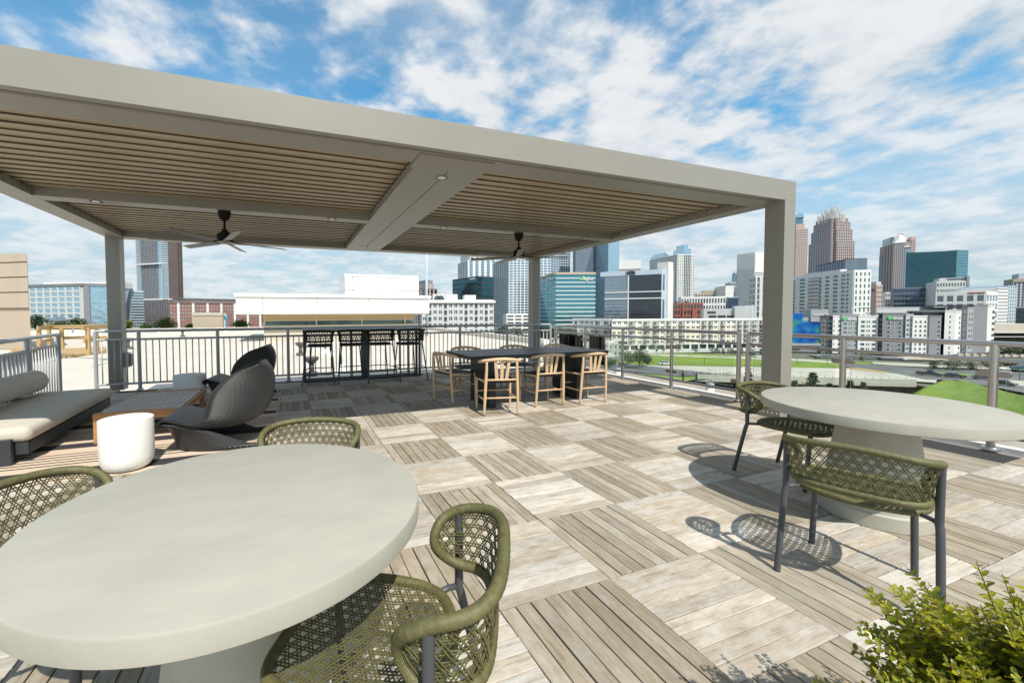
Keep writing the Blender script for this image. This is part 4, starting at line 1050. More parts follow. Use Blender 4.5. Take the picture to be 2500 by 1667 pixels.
def sign(parent, text, P, Q, zc, h, m, out=.5, x0=0.0, spacing=1.0, name='sign_letters', w=None):
    F = Face(P, Q); cu = bpy.data.curves.new('t', 'FONT'); cu.body = text; cu.size = 1; cu.extrude = .08; cu.space_character = spacing
    tmp = bpy.data.objects.new('t', cu); col.objects.link(tmp); dg = bpy.context.evaluated_depsgraph_get(); dg.update()
    me = bpy.data.meshes.new_from_object(tmp.evaluated_get(dg)); bpy.data.objects.remove(tmp)
    s = h/.7; p = F.A+F.d*x0+F.n*out; xs = [v.co.x for v in me.vertices]; sx = s if w is None else w/(max(xs)-min(xs))
    me.transform(Matrix(((F.d.x*sx, 0, F.n.x*s, p.x), (F.d.y*sx, 0, F.n.y*s, p.y), (0, s, 0, zc-h/2), (0, 0, 0, 1))))
    me.materials.clear(); me.materials.append(M[m]); return link(name, me, parent)
M['sign_white'] = mat('white_sign', (.8, .8, .8), .5); M['sign_black'] = mat('black_sign', (.02, .02, .025), .5); M['sign_green'] = mat('green_sign', (.10, .50, .16), .5); M['sign_red'] = mat('red_sign', (.50, .10, .10), .5); M['sign_blue'] = mat('blue_sign', (.10, .10, .35), .5)
# ---- near things on the white roof
t = bld('stair_tower', 'tall beige precast wall with horizontal grooves at the left edge', 'wall')
A, B = at_d(-420, 21.5), at_d(71, 19.0); F = Face(A, B)
z1 = z_at(71, 616, 19.0); z1l = z1
zs = [RZ, z_at(71, 752, 19), z_at(71, 713, 19), z_at(71, 676, 19), z_at(71, 639.5, 19), z1]
M['precast'] = mat('beige_precast_panel', (.46, .375, .285), .85, color2=(.38, .315, .25), vscale=.6, stretch=(1, 1, .25), bump=.15, bscale=20)
vr = B.normalized()*5
def wedge(a, b, za, zb_, o): 
    mb = MB(); P, Q = F.A+F.d*a-F.n*o, F.A+F.d*b-F.n*o; mb.prism([tuple(P), tuple(Q), tuple(Q+vr), tuple(P+vr)], za, zb_); return mb
for k in range(5): wedge(0, F.L-(.10 if k == 0 else 0), zs[k]+.03, zs[k+1]-.03, .10 if k == 0 else 0).build('precast_panel', M['precast'], t)
wedge(.05, F.L-.16, RZ, z1-.1, .12).build('core', M['w_tan'], t)
# low white penthouse with deep fascia
t = bld('penthouse', 'white flat-roofed rooftop pavilion with a tan soffit and glass walls', 'building')
dP = 24.5
base_y = at_d(700, dP).y
P0, P1 = Vector((at_d(573, dP).x*base_y/at_d(573, dP).y, base_y)), Vector((at_d(1052, dP).x*base_y/at_d(1052, dP).y, base_y))
F = Face(P0, P1); zz = lambda v, u=750: z_hd(u, v, math.hypot(base_y, base_y*at_d(u, 1).x/at_d(u, 1).y))
wh = mat('white_metal_panel', (.82, .81, .78), .45, var=.02, vscale=.3); M['wpanel'] = wh
ztop, zmid, zbot = zz(718), zz(726), zz(766)
mb = MB(); F.box(mb, 0, F.L, zmid, ztop, -9, .10); mb.build('roof_edge', wh, t)
cuts = [0.06]+[ (Vector((at_d(u, dP).x*base_y/at_d(u, dP).y, base_y))-P0).length for u in (641, 776, 901, 1028)]+[F.L-.10]
for a, b in zip(cuts[:-1], cuts[1:]):
    mb = MB(); F.box(mb, a+.012, b-.012, zbot, zmid-.02, -8.9, .0); mb.build('fascia_panel', wh, t)
mb = MB(); F.box(mb, .2, F.L-.2, zbot-.05, zbot-.001, -8.5, -.25); mb.build('soffit', M['w_sand'], t)
G0 = Vector((at_d(641, dP).x*base_y/at_d(641, dP).y, base_y)); s0 = (G0-P0).length; s1 = cuts[-2]-.2
M['w_fascia'] = mat('tan_metal_fascia', (.52, .40, .22), .5)
zf = zz(781); mb = MB(); F.box(mb, s0, s1, zf, zbot-.06, -7, -1.05); mb.build('tan_fascia', M['w_fascia'], t)
mb = MB(); F.box(mb, s0, s1, zz(783.5), zf-.001, -7, -.98); mb.build('window_head', M['w_sand'], t)
mb = MB(); F.box(mb, s0+.1, s1-.1, RZ+.95, zz(784), -7, -1.25); mb.build('glass_wall', M['g_green'], t)
for u in (641, 774, 889, 998):
    q = (Vector((at_d(u, dP).x*base_y/at_d(u, dP).y, base_y))-P0).length; mb = MB(); F.box(mb, q-.03, q+.05, RZ+.9, zf+.3, -1.2, -1.02); mb.build('mullion', M['w_sand'], t)
mb = MB(); F.box(mb, s0, s1+.3, RZ, RZ+.95, -7.2, -.9); mb.build('base_wall', M['w_beige'], t)
mb = MB(); F.box(mb, F.L-1.6, F.L-.5, RZ, zbot-.05, -6.9, -1.9); mb.build('end_wall', M['w_blue'], t)
t = bld('plant_room', 'white panelled plant room standing on the pavilion roof', 'building')
for k, (ua, ub) in enumerate(((843, 862), (862, 923), (923, 982), (982, 1024))):
    for va, vb in ((672.5, 706.3), (706.3, 730)):
        a = P0+F.d*((Vector((at_d(ua, dP).x*base_y/at_d(ua, dP).y, base_y))-P0).length); b = P0+F.d*((Vector((at_d(ub, dP).x*base_y/at_d(ub, dP).y, base_y))-P0).length)
        k_ = (base_y+4)/base_y; fa = Face(a*k_, b*k_); zA = CAM_H+(zz(va)-CAM_H)*k_; zB = CAM_H+(zz(vb)-CAM_H)*k_
        mb = MB(); fa.box(mb, .02, fa.L-.02, zB+.02, zA-.02, -4, 0); mb.build('wall_panel', wh, t)
mb = MB(); fa2 = Face(Vector((at_d(842, dP).x*base_y/at_d(842, dP).y, base_y))*k_, Vector((at_d(1026, dP).x*base_y/at_d(1026, dP).y, base_y))*k_); fa2.box(mb, 0, fa2.L, CAM_H+(zz(672)-CAM_H)*k_, CAM_H+(zz(666)-CAM_H)*k_, -4, .03); mb.build('coping', wh, t)
# mast
q = at_d(1042, 30); t = bld('mast', 'tall pale steel mast rising behind the white pavilion', 'mast')
MB().tube([(q.x, q.y, RZ), (q.x, q.y, z_at(1042, 560, 30))], .085, 10).build('pole', M['w_blue'], t, True)
# concrete box with mural at the far roof edge, low parapet ramps
t, A, B, C, z1 = tower('beige stair box with a blue mark on its white end at the roof edge', 470, 543, 552, 40, 60, 764, 'w_tan', None, None, 'stair_box', 'building', z0=RZ, crown=0)
F = Face(B, C); mb = MB(); F.box(mb, .3, F.L, RZ+.2, z1-.1, 0, .06); mb.build('white_end', M['w_white'], t)
mb = MB(); fz = Face(A, B); fz.box(mb, -.05, fz.L+.05, z1-.25, z1+.05, .0, .06); mb.build('coping', M['w_beige'], t)
c = B+(C-B)*.55+F.n*.10; mk = MB()
for s in (-1, 1): mk.bar((c.x, c.y, z1-.75), (*(c+F.d*s*F.L*.28), z1-.25), .06, .16, (F.n.x, F.n.y, 0))
mk.bar((c.x, c.y, z1-1.5), (c.x, c.y, z1-.75), .06, .2, (F.n.x, F.n.y, 0)); mk.build('blue_mark', mat('blue_mark', (.08, .32, .48), .6), t)
# vents and roof hoods
M['hood'] = mat('dark_vent_hood', (.13, .12, .11), .6)
def vent(u, v, s, label, kind):
    p = at_z(u, v, RZ); t = thing('roof_vent', label, 'roof vent', (p.x, p.y, RZ), 0, 'vents on the white roof')
    if kind:
        MB().lathe([(.16*s, 0), (.17*s, .10*s), (.10*s, .12*s)], 16).build('base', M['hood'], t, 40); MB().lathe([(.07*s, .121*s), (.07*s, .34*s)], 12).build('neck', M['hood'], t, True); MB().lathe([(.08*s, .341*s), (.19*s, .45*s), (.20*s, .52*s), (.18*s, .53*s)], 18).build('bowl', M['hood'], t, 40)
    else:
        MB().lathe([(.22*s, 0), (.10*s, .20*s), (.075*s, .24*s)], 14).build('boot', M['wpanel'], t, 40); MB().lathe([(.06*s, .241*s), (.06*s, .50*s)], 10).build('pipe', M['galv'], t, True)
vent(761, 917, .95, 'dark bowl-shaped roof vent seen through the first bar stool', 1); vent(734, 868, 1.0, 'dark bowl-shaped roof vent left of the high table', 1)
vent(313, 852, 1.0, 'dark bowl-shaped roof vent beside the left rear pergola post', 1); vent(446, 822, 1.0, 'dark bowl-shaped roof vent out on the middle of the white roof', 1); vent(724, 818, .8, 'dark bowl-shaped roof vent in front of the pavilion glass', 1)
for i, (u, v, w_) in enumerate(((178, 820, 'seen through the timber frame'), (82, 816, 'beside the beige wall'), (243, 820, 'left of the left rear pergola post'), (389, 816, 'right of the left rear pergola post'), (473, 814, 'below the beige stair box'), (552, 813, 'below the blue mark'), (832, 905, 'behind the second bar stool'), (808, 868, 'between the first two bar stools'), (793, 862, 'just behind the first bar stool'))):
    vent(u, v, 1.1 if i < 6 else .8, 'small white roof pipe with a flashing cone '+w_, 0)
# pergola post wall boxes and floodlight
t = thing('wall_box', 'grey weatherproof box on the side of the left rear pergola post', 'electric box', (PX0+.2, PY1-.11, .52))
MB().cbox(.0, .075, -.06, .06, -.13, .13, .01).build('body', M['bartop'], t); MB().box(.0755, .095, -.05, .05, -.11, .10).build('cover', M['navysteel'], t)
# timber frame on the roof
M['timber'] = mat('treated_pine', (.46, .31, .14), .75, color2=(.36, .24, .11), vscale=3, stretch=(6, 6, 1), bump=.1)
t = thing('ramp_railing', 'yellow pine timber ramp rail standing on the white roof', 'ramp railing', (0, 0, 0))
def tp(u, v): 
    p = at_z(u, v, RZ); return Vector((p.x, p.y))
def post_to(u, vb, vt, dist, wd=.10):
    q = at_d(u, dist); mb = MB(); mb.bar((q.x, q.y, z_at(u, vb, dist)), (q.x, q.y, z_at(u, vt, dist)), wd, wd, (0, 1, 0)); mb.build('post', M['timber'], t); return q
for (u, vb, vt, ds) in ((93, 846, 803, 13.6), (118, 843, 801, 15.2), (149, 851, 799, 15.2), (213, 867, 799, 12.6), (234, 864, 796, 14.2)): post_to(u, vb, vt, ds)
def railq(u0, v0, d0, u1, v1, d1, h=.14, w_=.05):
    a, b = at_d(u0, d0), at_d(u1, d1); MB().bar((a.x, a.y, z_at(u0, v0, d0)), (b.x, b.y, z_at(u1, v1, d1)), w_, h).build('rail', M['timber'], t)
railq(90, 801, 13.5, 128, 799, 15.3); railq(104, 798.5, 15.3, 236, 796.5, 14.1); railq(200, 801, 12.4, 262, 796, 13.6); railq(148, 825, 15.3, 258, 823.5, 14.1, .11); railq(94, 835, 13.5, 127, 828, 15.3, .11); railq(203, 833, 12.4, 226, 829, 13, .11)
dk = MB(); pts_ = [tp(150, 874), tp(170, 874), tp(258, 862), tp(258, 851), tp(150, 856)]
dk.prism([tuple(p) for p in pts_][::1], RZ, RZ+.10); dk.build('ramp_board', M['timber'], t)
blk = MB().cbox(-.35, .35, -.18, .18, 0, .22, .01).build('timber_block', M['timber'], None, loc=(at_z(58, 862, RZ).x, at_z(58, 862, RZ).y, RZ), rot=.2)
tag(blk, 'stacked pine block lying on the roof behind the left railing', 'timber')

# ---- skyline, left part
t, A, B, C, z1 = tower('white framed office with blue windows and a glass half, behind the timber frame', 40, 145, 262, 250, -32, 692, 'w_grey', None, None, 'office_building', 'building')
F0 = Face(at_d(40, 262), at_d(206, 250)); F1 = Face(at_d(206, 250), at_d(292, 258))
t2 = t; z0 = z_at(206, 805, 250); zr = z_at(206, 697, 250)
for o in list(t.children): bpy.data.objects.remove(o)
block(t, F0.A, F0.B, back(F0.B, 30), GZ, zr, 'w_light', D=back(F0.A, 30)); block(t, F1.A, F1.B, back(F1.B, 30), GZ, zr, 'w_grey', D=back(F1.A, 30))
facade(t, F0.A, F0.B-F0.d*2, z0, zr, 9, 8, .26, .30, 'w_light', 'g_pale', .4, single=True)
facade(t, F1.A+F1.d*3, F1.B, z0, zr, 14, 16, .05, .09, 'w_blue', 'g_pale', .15)
mb = MB(); F0.box(mb, -1, F0.L+1, zr, zr+1.4, -.5, .9); mb.build('cornice', M['w_mid'], t)
mb = MB(); F1.box(mb, -.6, F1.L, zr, zr+1.4, -.5, .9); F1.box(mb, 0, 3, z0, zr, 0, .8); mb.build('frame_edge', M['w_mid'], t)
q0, q1 = at_d(108, 272), at_d(292, 272); fr_ = Face(q0, q1); mb = MB(); fr_.box(mb, 0, fr_.L, zr, z_at(206, 686, 260), -12, 0); mb.build('penthouse', M['w_white'], t)
tower('grey glass office block right of the left rear pergola post', 280, 318, 326, 300, 30, 703, 'w_mid', dict(nb=6, nf=18, pw=.05, sh=.3, wm='w_mid', gm='g_grey', rec=.2), dict(nb=3, nf=18, pw=.05, sh=.3, wm='w_mid', gm='g_grey', rec=.2), 'office_building', 'building')
tower('greenish glass office block at the foot of the tall residential tower', 305, 320, 352, 285, 12, 712, 'w_blue', None, dict(nb=8, nf=19, pw=.03, sh=.35, wm='w_blue', gm='g_green', rec=.3), 'office_building', 'building')
# tall residential tower: striped glass left, brown right
t, A, B, C, z1 = tower('tall residential tower with striped glass front, balconies and a brown side', 337, 414, 448, 330, 40, 470, 'w_brown', None, None, 'residential_tower', 'tower')
F = Face(A, B); zb = z_at(414, 730, 330); zc = z_at(414, 643, 330); L_ = F.L
def seg(a, b): return F.A+F.d*L_*a, F.A+F.d*L_*b
p, q = seg(.16, .70); facade(t, p, q, zb, z1, 12, 60, .34, .0, 'w_brown', 'g_pale', .35)
p, q = seg(.70, .84); facade(t, p, q, zb, z1, 2, 50, .05, .10, 'w_blue', 'g_pale', .2)
bal = None
for (a, b) in ((.0, .155), (.845, 1.0)):
    p, q = seg(a, b); facade(t, p, q, zb, z1, 2, 50, .06, .0, 'w_blue', 'g_pale', .05)
    f_ = Face(p, q); me0 = None
    for k in range(42):
        z = zb+(z1-zb)*k/50
        mb = MB(); f_.box(mb, -.2, f_.L+.2, z-.18, z+.12, .06, 1.7); s_ = mb.build('balcony', M['w_white'], t)
F2 = Face(B, C); p2 = B+(C-B)*.62
facade(t, B, p2, zb, z1, 7, 50, .62, .50, 'w_brown', 'g_pale', .25)
facade(t, p2, C, zb, z1, 2, 50, .35, .45, 'w_brown', 'g_black', .5)
mb = MB(); F.box(mb, -.3, L_+.3, zc-.5, zc+.5, .3, 2.0); F.box(mb, 0, L_+4, zb-.6, zb+.4, .3, 1.2); mb.build('belt_course', M['w_white'], t)
Fp = Face(A+F.n*2, B+F.n*2+F.d*2); block(t, Fp.A+F.d*6, Fp.B, Fp.B-F.n*20, GZ, zb-.7, 'w_mid', 'podium', D=Fp.A+F.d*6-F.n*20)
facade(t, Fp.A+F.d*6, Fp.B, z_at(414, 805, 330), zb-.7, 17, 9, .25, .05, 'w_brown', 'g_grey', .35)
# brick office
t, A, B, C, z1 = tower('red brick office block with white pilasters and a slatted roof screen', 413, 414, 640, 240, 4, 742, 'w_brick', None, dict(nb=34, nf=13, pw=.42, sh=.42, wm='w_brick', gm='g_pale', rec=.4), 'office_building', 'building')
F = Face(B, C)
for k in range(7):
    x = F.L*(.085+k*.148); mb = MB(); F.box(mb, x-.6, x+.6, z_at(414, 806, 240), z1+.5, .2, .7); mb.build('pilaster', M['w_white'], t)
    for dx in (-1.0, 1.0): pass
mb = MB(); F.box(mb, 0, F.L, z1+.4, z1+.9, -2, .3); F.box(mb, 5, F.L, z1+3.0, z1+3.6, -3, -2); mb.build('screen_rail', M['w_brown'], t)
mb = MB()
for k in range(70): F.box(mb, 5+k*(F.L-6)/70, 5+k*(F.L-6)/70+.5, z1+.9, z1+3.6, -3, -2.5)
tag(mb.build('screen_slats', M['w_brown'], t), kind='stuff')
# small house with slate roof
q = at_d(140, 120); t = thing('pavilion_house', 'low pale house with a slate hipped roof beyond the timber frame', 'house', (q.x, q.y, 0), R(20))
zb, ze, zt = z_at(140, 800, 120), z_at(140, 783, 120), z_at(140, 772, 120)
MB().box(-2.7, 2.7, -2, 2, GZ, ze).build('wall', M['w_beige'], t)
MB().add([(-3, -2.3, ze+.01), (3, -2.3, ze+.01), (3, 2.3, ze+.01), (-3, 2.3, ze+.01), (-.4, 0, zt), (.4, 0, zt)], [(0, 1, 5, 4), (1, 2, 5), (2, 3, 4, 5), (3, 0, 4), (3, 2, 1, 0)]).build('roof', M['metal_roof'], t)
# tan towers near the mast
t, A, B, C, z1 = tower('brown and grey stepped tower right of the mast', 1018, 1040, 1068, 420, 30, 706, 'w_brown', dict(nb=2, nf=14, pw=.4, sh=.2, wm='w_pink', gm='g_navy', rec=.4), dict(nb=3, nf=10, pw=.3, sh=.12, wm='w_pink', gm='g_navy', rec=.5))
rooftop(t, A, B, C, .0, .7, 0, 1, z1, z1+6, 'w_rose'); rooftop(t, A, B, C, .1, .6, 0, .9, z1+6, z1+9.5, 'w_mid')
# white apartment block beyond the roof edge
t, A, B, C, z1 = tower('white seven-storey apartment block with recessed balconies beyond the railing', 1025, 1030, 1205, 118, 6, 738, 'w_light', None, None, 'apartment_block', 'building')
F = Face(B, C); zb = z_at(1030, 850, 118); nf = 7; fh = (z1-zb)/nf
def isbal(j): return j in (1, 4, 8, 10, 12)
facade(t, B, C, zb, z1, 14, nf, .42, .48, 'w_light', 'g_dark', .25, single=True, split=True, skip=lambda j, k: isbal(j))
bw = F.L/14
for j in range(14):
    if isbal(j):
        for k in range(nf):
            mb = MB(); F.box(mb, j*bw+.4, (j+1)*bw-.4, zb+k*fh+.55, zb+(k+1)*fh-.5, .0, .05); r_ = mb.build('balcony_opening', M['g_black'], t)
            mb = MB(); F.box(mb, j*bw+.35, (j+1)*bw-.35, zb+k*fh+.5, zb+k*fh+.6, .05, .6); F.box(mb, j*bw+.35, (j+1)*bw-.35, zb+k*fh+1.15, zb+k*fh+1.22, .52, .6); mb.build('balcony_rail', M['w_mid'], r_)
mb = MB(); F.box(mb, -.4, F.L+.4, z1-.2, z1+.5, 0, .7); mb.build('cornice', M['w_white'], t)
mb = MB(); F.box(mb, F.L*.15, F.L*.32, z1+.5, z1+2.3, -1, .3); mb.build('gable', M['w_white'], t)
for x in (.21, .26):
    mb = MB(); c0 = F.L*x; pts = [(c0-1.0+.0, z1+.7), (c0+1.0, z1+.7)]+[(c0+1.0*math.cos(R(a)), z1+.9+1.1*math.sin(R(a))) for a in (0, 30, 60, 90, 120, 150, 180)]
    P3 = lambda s_, z, o: (*(F.A+F.d*s_+F.n*o), z)
    mb.add([P3(s_, z, .34) for s_, z in pts], [tuple(range(len(pts)))]); mb.build('arched_window', M['g_dark'], t)
for a, b, h in ((.34, .50, 1.9), (.60, .76, 1.7)):
    mb = MB(); F.box(mb, F.L*a, F.L*b, z1+.5, z1+.5+h, -4, -1); mb.build('roof_block', M['w_white'], t)
# group behind: striped tower, dark teal block, white grid tower
t, A, B, C, z1 = tower('white tower with tall blue window strips, upper part hidden by the pergola', 1119, 1143, 1212, 560, 20, 636, 'w_white', dict(nb=4, nf=26, pw=.5, sh=.12, wm='w_white', gm='g_blue', rec=.6), dict(nb=5, nf=26, pw=.45, sh=.10, wm='w_white', gm='g_blue', rec=.6))
rooftop(t, A, B, C, .05, .95, .05, .9, z1, z1+40, 'w_white'); 
F = Face(B+(C-B)*.05, B+(C-B)*.95); facade(t, F.A, F.B, z1+1, z1+38, 5, 10, .4, .12, 'w_white', 'g_blue', .6)
t, A, B, C, z1 = tower('dark teal glass office block with a flat top and a white sign', 1105, 1166, 1206, 400, 35, 676, 'w_dark', dict(nb=16, nf=11, pw=.0, sh=.16, wm='w_dark', gm='g_deepteal', rec=.15), dict(nb=12, nf=11, pw=.0, sh=.16, wm='w_dark', gm='g_deepteal', rec=.15))
mb = MB(); F = Face(A, B); F.box(mb, F.L*.72, F.L*.92, z1-1.8, z1-.6, .2, .4); mb.build('sign_board', M['sign_white'], t)
t, A, B, C, z1 = tower('tall white gridded office tower with blue glass, behind the right rear pergola post', 1207, 1243, 1344, 330, 16, 627, 'w_white', dict(nb=7, nf=26, pw=.28, sh=.30, wm='w_light', gm='g_blue', rec=.5), dict(nb=11, nf=26, pw=.20, sh=.30, wm='w_white', gm='g_blue', rec=.5), vb=792)
t, A, B, C, z1 = tower('white open parking deck at the foot of the white gridded tower', 1228, 1236, 1294, 300, 10, 768, 'w_white', None, dict(nb=3, nf=8, pw=.22, sh=.55, wm='w_white', gm='g_black', rec=.8), 'parking_deck', 'building')
# teal banded building
t, A, B, C, z1 = tower('teal glass office block banded with white spandrels, right of the rear pergola post', 1305, 1356, 1453, 285, 18, 669, 'w_dark', dict(nb=1, nf=13, pw=.0, sh=.16, wm='w_blue', gm='g_teal', rec=.2, single=True, name='glass_band'), dict(nb=1, nf=13, pw=.0, sh=.20, wm='w_white', gm='g_teal', rec=.5, single=True, name='glass_band'), vb=802)
F = Face(B, C); mb = MB(); F.box(mb, 0, F.L, z1-.3, z1+1.2, -.2, .8); f2 = Face(A, B); f2.box(mb, 0, f2.L, z1-.3, z1+1.2, -.2, .8); mb.build('roof_edge', M['w_tan'], t)
sign(t, 'Regions', B, C, z1-3.0, 2.6, 'sign_white', 1.0, F.L*.67, w=F.L*.24); c = B+F.d*F.L*.62+F.n*.8
tri = MB(); P3 = lambda s_, z, o=1.0: (*(B+F.d*s_+F.n*o), z); s_ = F.L*.58
tri.add([P3(s_, z1-4.3), P3(s_+3, z1-4.3), P3(s_+1.5, z1-1.5)], [(0, 1, 2)]); tri.build('sign_mark', M['sign_green'], t)
sign(t, 'Carlton', A, B, z1-2.6, 2.2, 'sign_white', .8, f2.L*.66, w=f2.L*.28)
for k, (fa, z_, w_) in enumerate(((.0, 17, .55), (.0, 13, .60), (.0, 9, .62))): pass
# towers behind it
tower('slim glass tower with white edges behind the white gridded tower', 1338, 1346, 1391, 520, 12, 600, 'w_light', None, dict(nb=8, nf=34, pw=.16, sh=.30, wm='w_blue', gm='g_grey', rec=.3))
tower('grey glass twin-slab tower left of the pale blue tower', 1398, 1404, 1452, 480, 10, 575, 'w_mid', None, dict(nb=9, nf=40, pw=.10, sh=.22, wm='w_mid', gm='g_grey', rec=.3))
t, A, B, C, z1 = tower('tall pale blue glass tower, top cut off by the pergola beam', 1448, 1484, 1510, 440, 22, 560, 'w_blue', dict(nb=14, nf=50, pw=.08, sh=.10, wm='w_blue', gm='g_pale', rec=.15), dict(nb=10, nf=50, pw=.08, sh=.10, wm='w_blue', gm='g_pale', rec=.15))
t, A, B, C, z1 = tower('white blank-topped tower behind the dark glass hotel', 1505, 1509, 1563, 700, 8, 638, 'w_white', None, dict(nb=22, nf=1, pw=.55, sh=.0, wm='w_beige', gm='g_grey', rec=.8, top=0, z0=10))
mb = MB(); F = Face(B, C); F.box(mb, 0, F.L, z1-14, z1+.8, 0, 1.5); mb.build('top_band', M['w_white'], t)
# hotel with dark glass front
t, A, B, C, z1 = tower('dark glass hotel block with a white end wall and pale frames', 1420, 1476, 1640, 270, 8, 690, 'w_white', None, None, 'hotel', 'hotel')
A, B = at_d(1420, 300), at_d(1476, 285); C = at_d(1614, 268); E_ = at_d(1643, 280); z1 = z_at(1614, 661, 268)
for o in list(t.children): bpy.data.objects.remove(o)
F = Face(B, C); back_ = C-F.n*40
block(t, B, C, E_, GZ, z1, 'w_dark', D=B+(E_-C))
zA, zB, zC, zD = z_at(1614, 808, 268), z_at(1614, 727.5, 268), z_at(1614, 711, 268), z_at(1614, 669, 268)
for (za, zb_, nf) in ((zA, zB, 9), (zB+.4, zC-.4, 2), (zC, zD, 6)):
    p = B+F.d*F.L*.43
    facade(t, B, p, za, zb_, 16, nf, .02, .08, 'w_blue', 'g_grey', .12); facade(t, p+F.d*.5, C, za, zb_, 20, nf, .06, .14, 'w_dark', 'g_black', .12)
for z in (zB, zC): 
    mb = MB(); F.box(mb, 0, F.L, z-.35, z+.35, .1, 1.0); mb.build('white_frame', M['w_white'], t)
mb = MB(); F.box(mb, F.L*.43-.3, F.L*.43+.4, zA, zD, .1, .8); mb.build('white_frame', M['w_white'], t)
mb = MB(); F.box(mb, -3, F.L, zD, z1+1, -4, .4); mb.build('top_band', M['w_blue'], t)
sign(t, 'WESTIN', B, C, (zD+z1)/2+.8, 2.6, 'sign_black', .9, F.L*.40, w=F.L*.15)
F2 = Face(C, E_); f_e = Face(C, E_); mb = MB(); f_e.box(mb, 0, f_e.L, GZ, z1+1.5, -1.5, .02); mb.build('end_wall', M['w_blue'], t)
for (a, b) in ((.10, .24), (.66, .74), (.84, .93)):
    for (za, zb_) in ((zA, zB-1), (zC+1, zD)):
        mb = MB(); F2.box(mb, F2.L*a, F2.L*b, za, zb_, 0, .12); mb.build('window_strip', M['g_grey'], t)
mb = MB(); q = C+F2.d*F2.L*.38; f3 = Face(q, q+F2.d*F2.L*.42); f3.box(mb, 0, f3.L, GZ, z_at(1614, 637, 268), -6, 1.2); mb.build('lift_shaft', M['w_white'], t)
# ---- skyline, middle and right
t, A, B, C, z1 = tower('white gridded tower with green glass crowns behind the hotel', 1585, 1652, 1693, 620, 38, 622, 'w_white', dict(nb=13, nf=26, pw=.42, sh=.42, wm='w_white', gm='g_dark', rec=.6), None)
p, q = B+(C-B)*.36, B+(C-B)*.78
for (a, b, nb, pw, sh) in ((B, p, 3, .45, .42), (p, q, 4, .20, .10), (q, C, 2, .45, .42)): facade(t, a, b, GZ, z1, nb, 26, pw, sh, 'w_white', 'g_dark', .6)
for (f0, f1, g0, g1, h) in ((.36, .80, .0, .35, 16), (.0, .25, .45, .98, 8)):
    rooftop(t, A, B, C, f0, f1, g0, g1, z1+.8, z1+h*.6, 'g_pale', 'glass_crown'); rooftop(t, A, B, C, f0+.08, f1-.08, g0+.05, g1-.05, z1+h*.6, z1+h, 'g_pale', 'glass_crown')
t, A, B, C, z1 = tower('red brick apartment block with dark balconies beside the hotel', 1636, 1645, 1716, 320, 10, 742, 'w_brick', None, dict(nb=9, nf=6, pw=.35, sh=.35, wm='w_brick', gm='g_dark', rec=.6, single=True), 'apartment_block', 'building')
for (a, b) in ((.12, .36), (.48, .62)): 
    F = Face(B, C); mb = MB(); F.box(mb, F.L*a, F.L*b, z1, z1+2.2, -12, -2); mb.build('roof_block', M['w_mid'], t)
mb = MB(); F.box(mb, F.L*.28, F.L*.34, GZ, z1+.8, .6, 1.4); F.box(mb, F.L*.62, F.L*.80, GZ, z1-4, .6, 1.4); mb.build('brick_bay', M['w_brick'], t)
t, A, B, C, z1 = tower('white gridded low office above the brick apartments', 1655, 1662, 1771, 430, 6, 727, 'w_white', None, dict(nb=16, nf=5, pw=.42, sh=.35, wm='w_white', gm='g_dark', rec=.6), 'office_building', 'building')
tower('navy glass office wall left of the white slab', 1748, 1775, 1802, 420, 18, 727, 'w_blue', dict(nb=6, nf=6, pw=.05, sh=.05, wm='w_blue', gm='g_grey', rec=.2), dict(nb=8, nf=8, pw=.06, sh=.08, wm='w_dark', gm='g_navy', rec=.2), 'office_building', 'building')
t, A, B, C, z1 = tower('low beige hotel with stepped roof far behind the gridded office', 1690, 1696, 1780, 640, 5, 716, 'w_beige', None, dict(nb=12, nf=5, pw=.45, sh=.5, wm='w_beige', gm='g_dark', rec=.5), 'office_building', 'building')
rooftop(t, A, B, C, .25, .75, 0, 1, z1, z1+4, 'w_tan')
tower('plain white block with a flat roof far behind the gridded office', 1743, 1770, 1790, 600, 25, 699, 'w_white', None, None, 'office_building', 'building')
t, A, B, C, z1 = tower('grey glass tower with a rounded top beside the white slab tower', 1769, 1782, 1800, 900, 15, 690, 'w_light', dict(nb=4, nf=10, pw=.1, sh=.3, wm='w_light', gm='g_grey', rec=.4), dict(nb=6, nf=10, pw=.1, sh=.3, wm='w_light', gm='g_grey', rec=.4))
c = at_d(1792, 905); r_ = 6.0*905/989*1.0
MB().lathe([(r_, z1-20), (r_, z1+12), (r_*.92, z1+17), (r_*.7, z1+21), (r_*.3, z1+23)], 24, (c.x, c.y)).build('round_top', M['g_grey'], t, 40)
t, A, B, C, z1 = tower('white office tower with small dark windows left of the right pergola post', 1797, 1840, 1869, 470, 62, 617, 'w_white', dict(nb=19, nf=30, pw=.42, sh=.55, wm='w_white', gm='g_dark', rec=.5, z0=GZ, top=18), dict(nb=8, nf=30, pw=.0, sh=.5, wm='w_white', gm='g_grey', rec=.4, top=22))
F = Face(A, B); facade(t, F.A, F.B, z1-15, z1-5, 14, 1, .4, .1, 'w_white', 'g_dark', .55)
tower('white slab with green window strips partly behind the right pergola post', 1829, 1843, 1870, 300, 14, 676, 'w_white', dict(nb=2, nf=11, pw=.5, sh=.5, wm='w_white', gm='g_dark', rec=.3), dict(nb=2, nf=11, pw=.55, sh=.12, wm='w_white', gm='g_green', rec=.4), 'apartment_block', 'building')
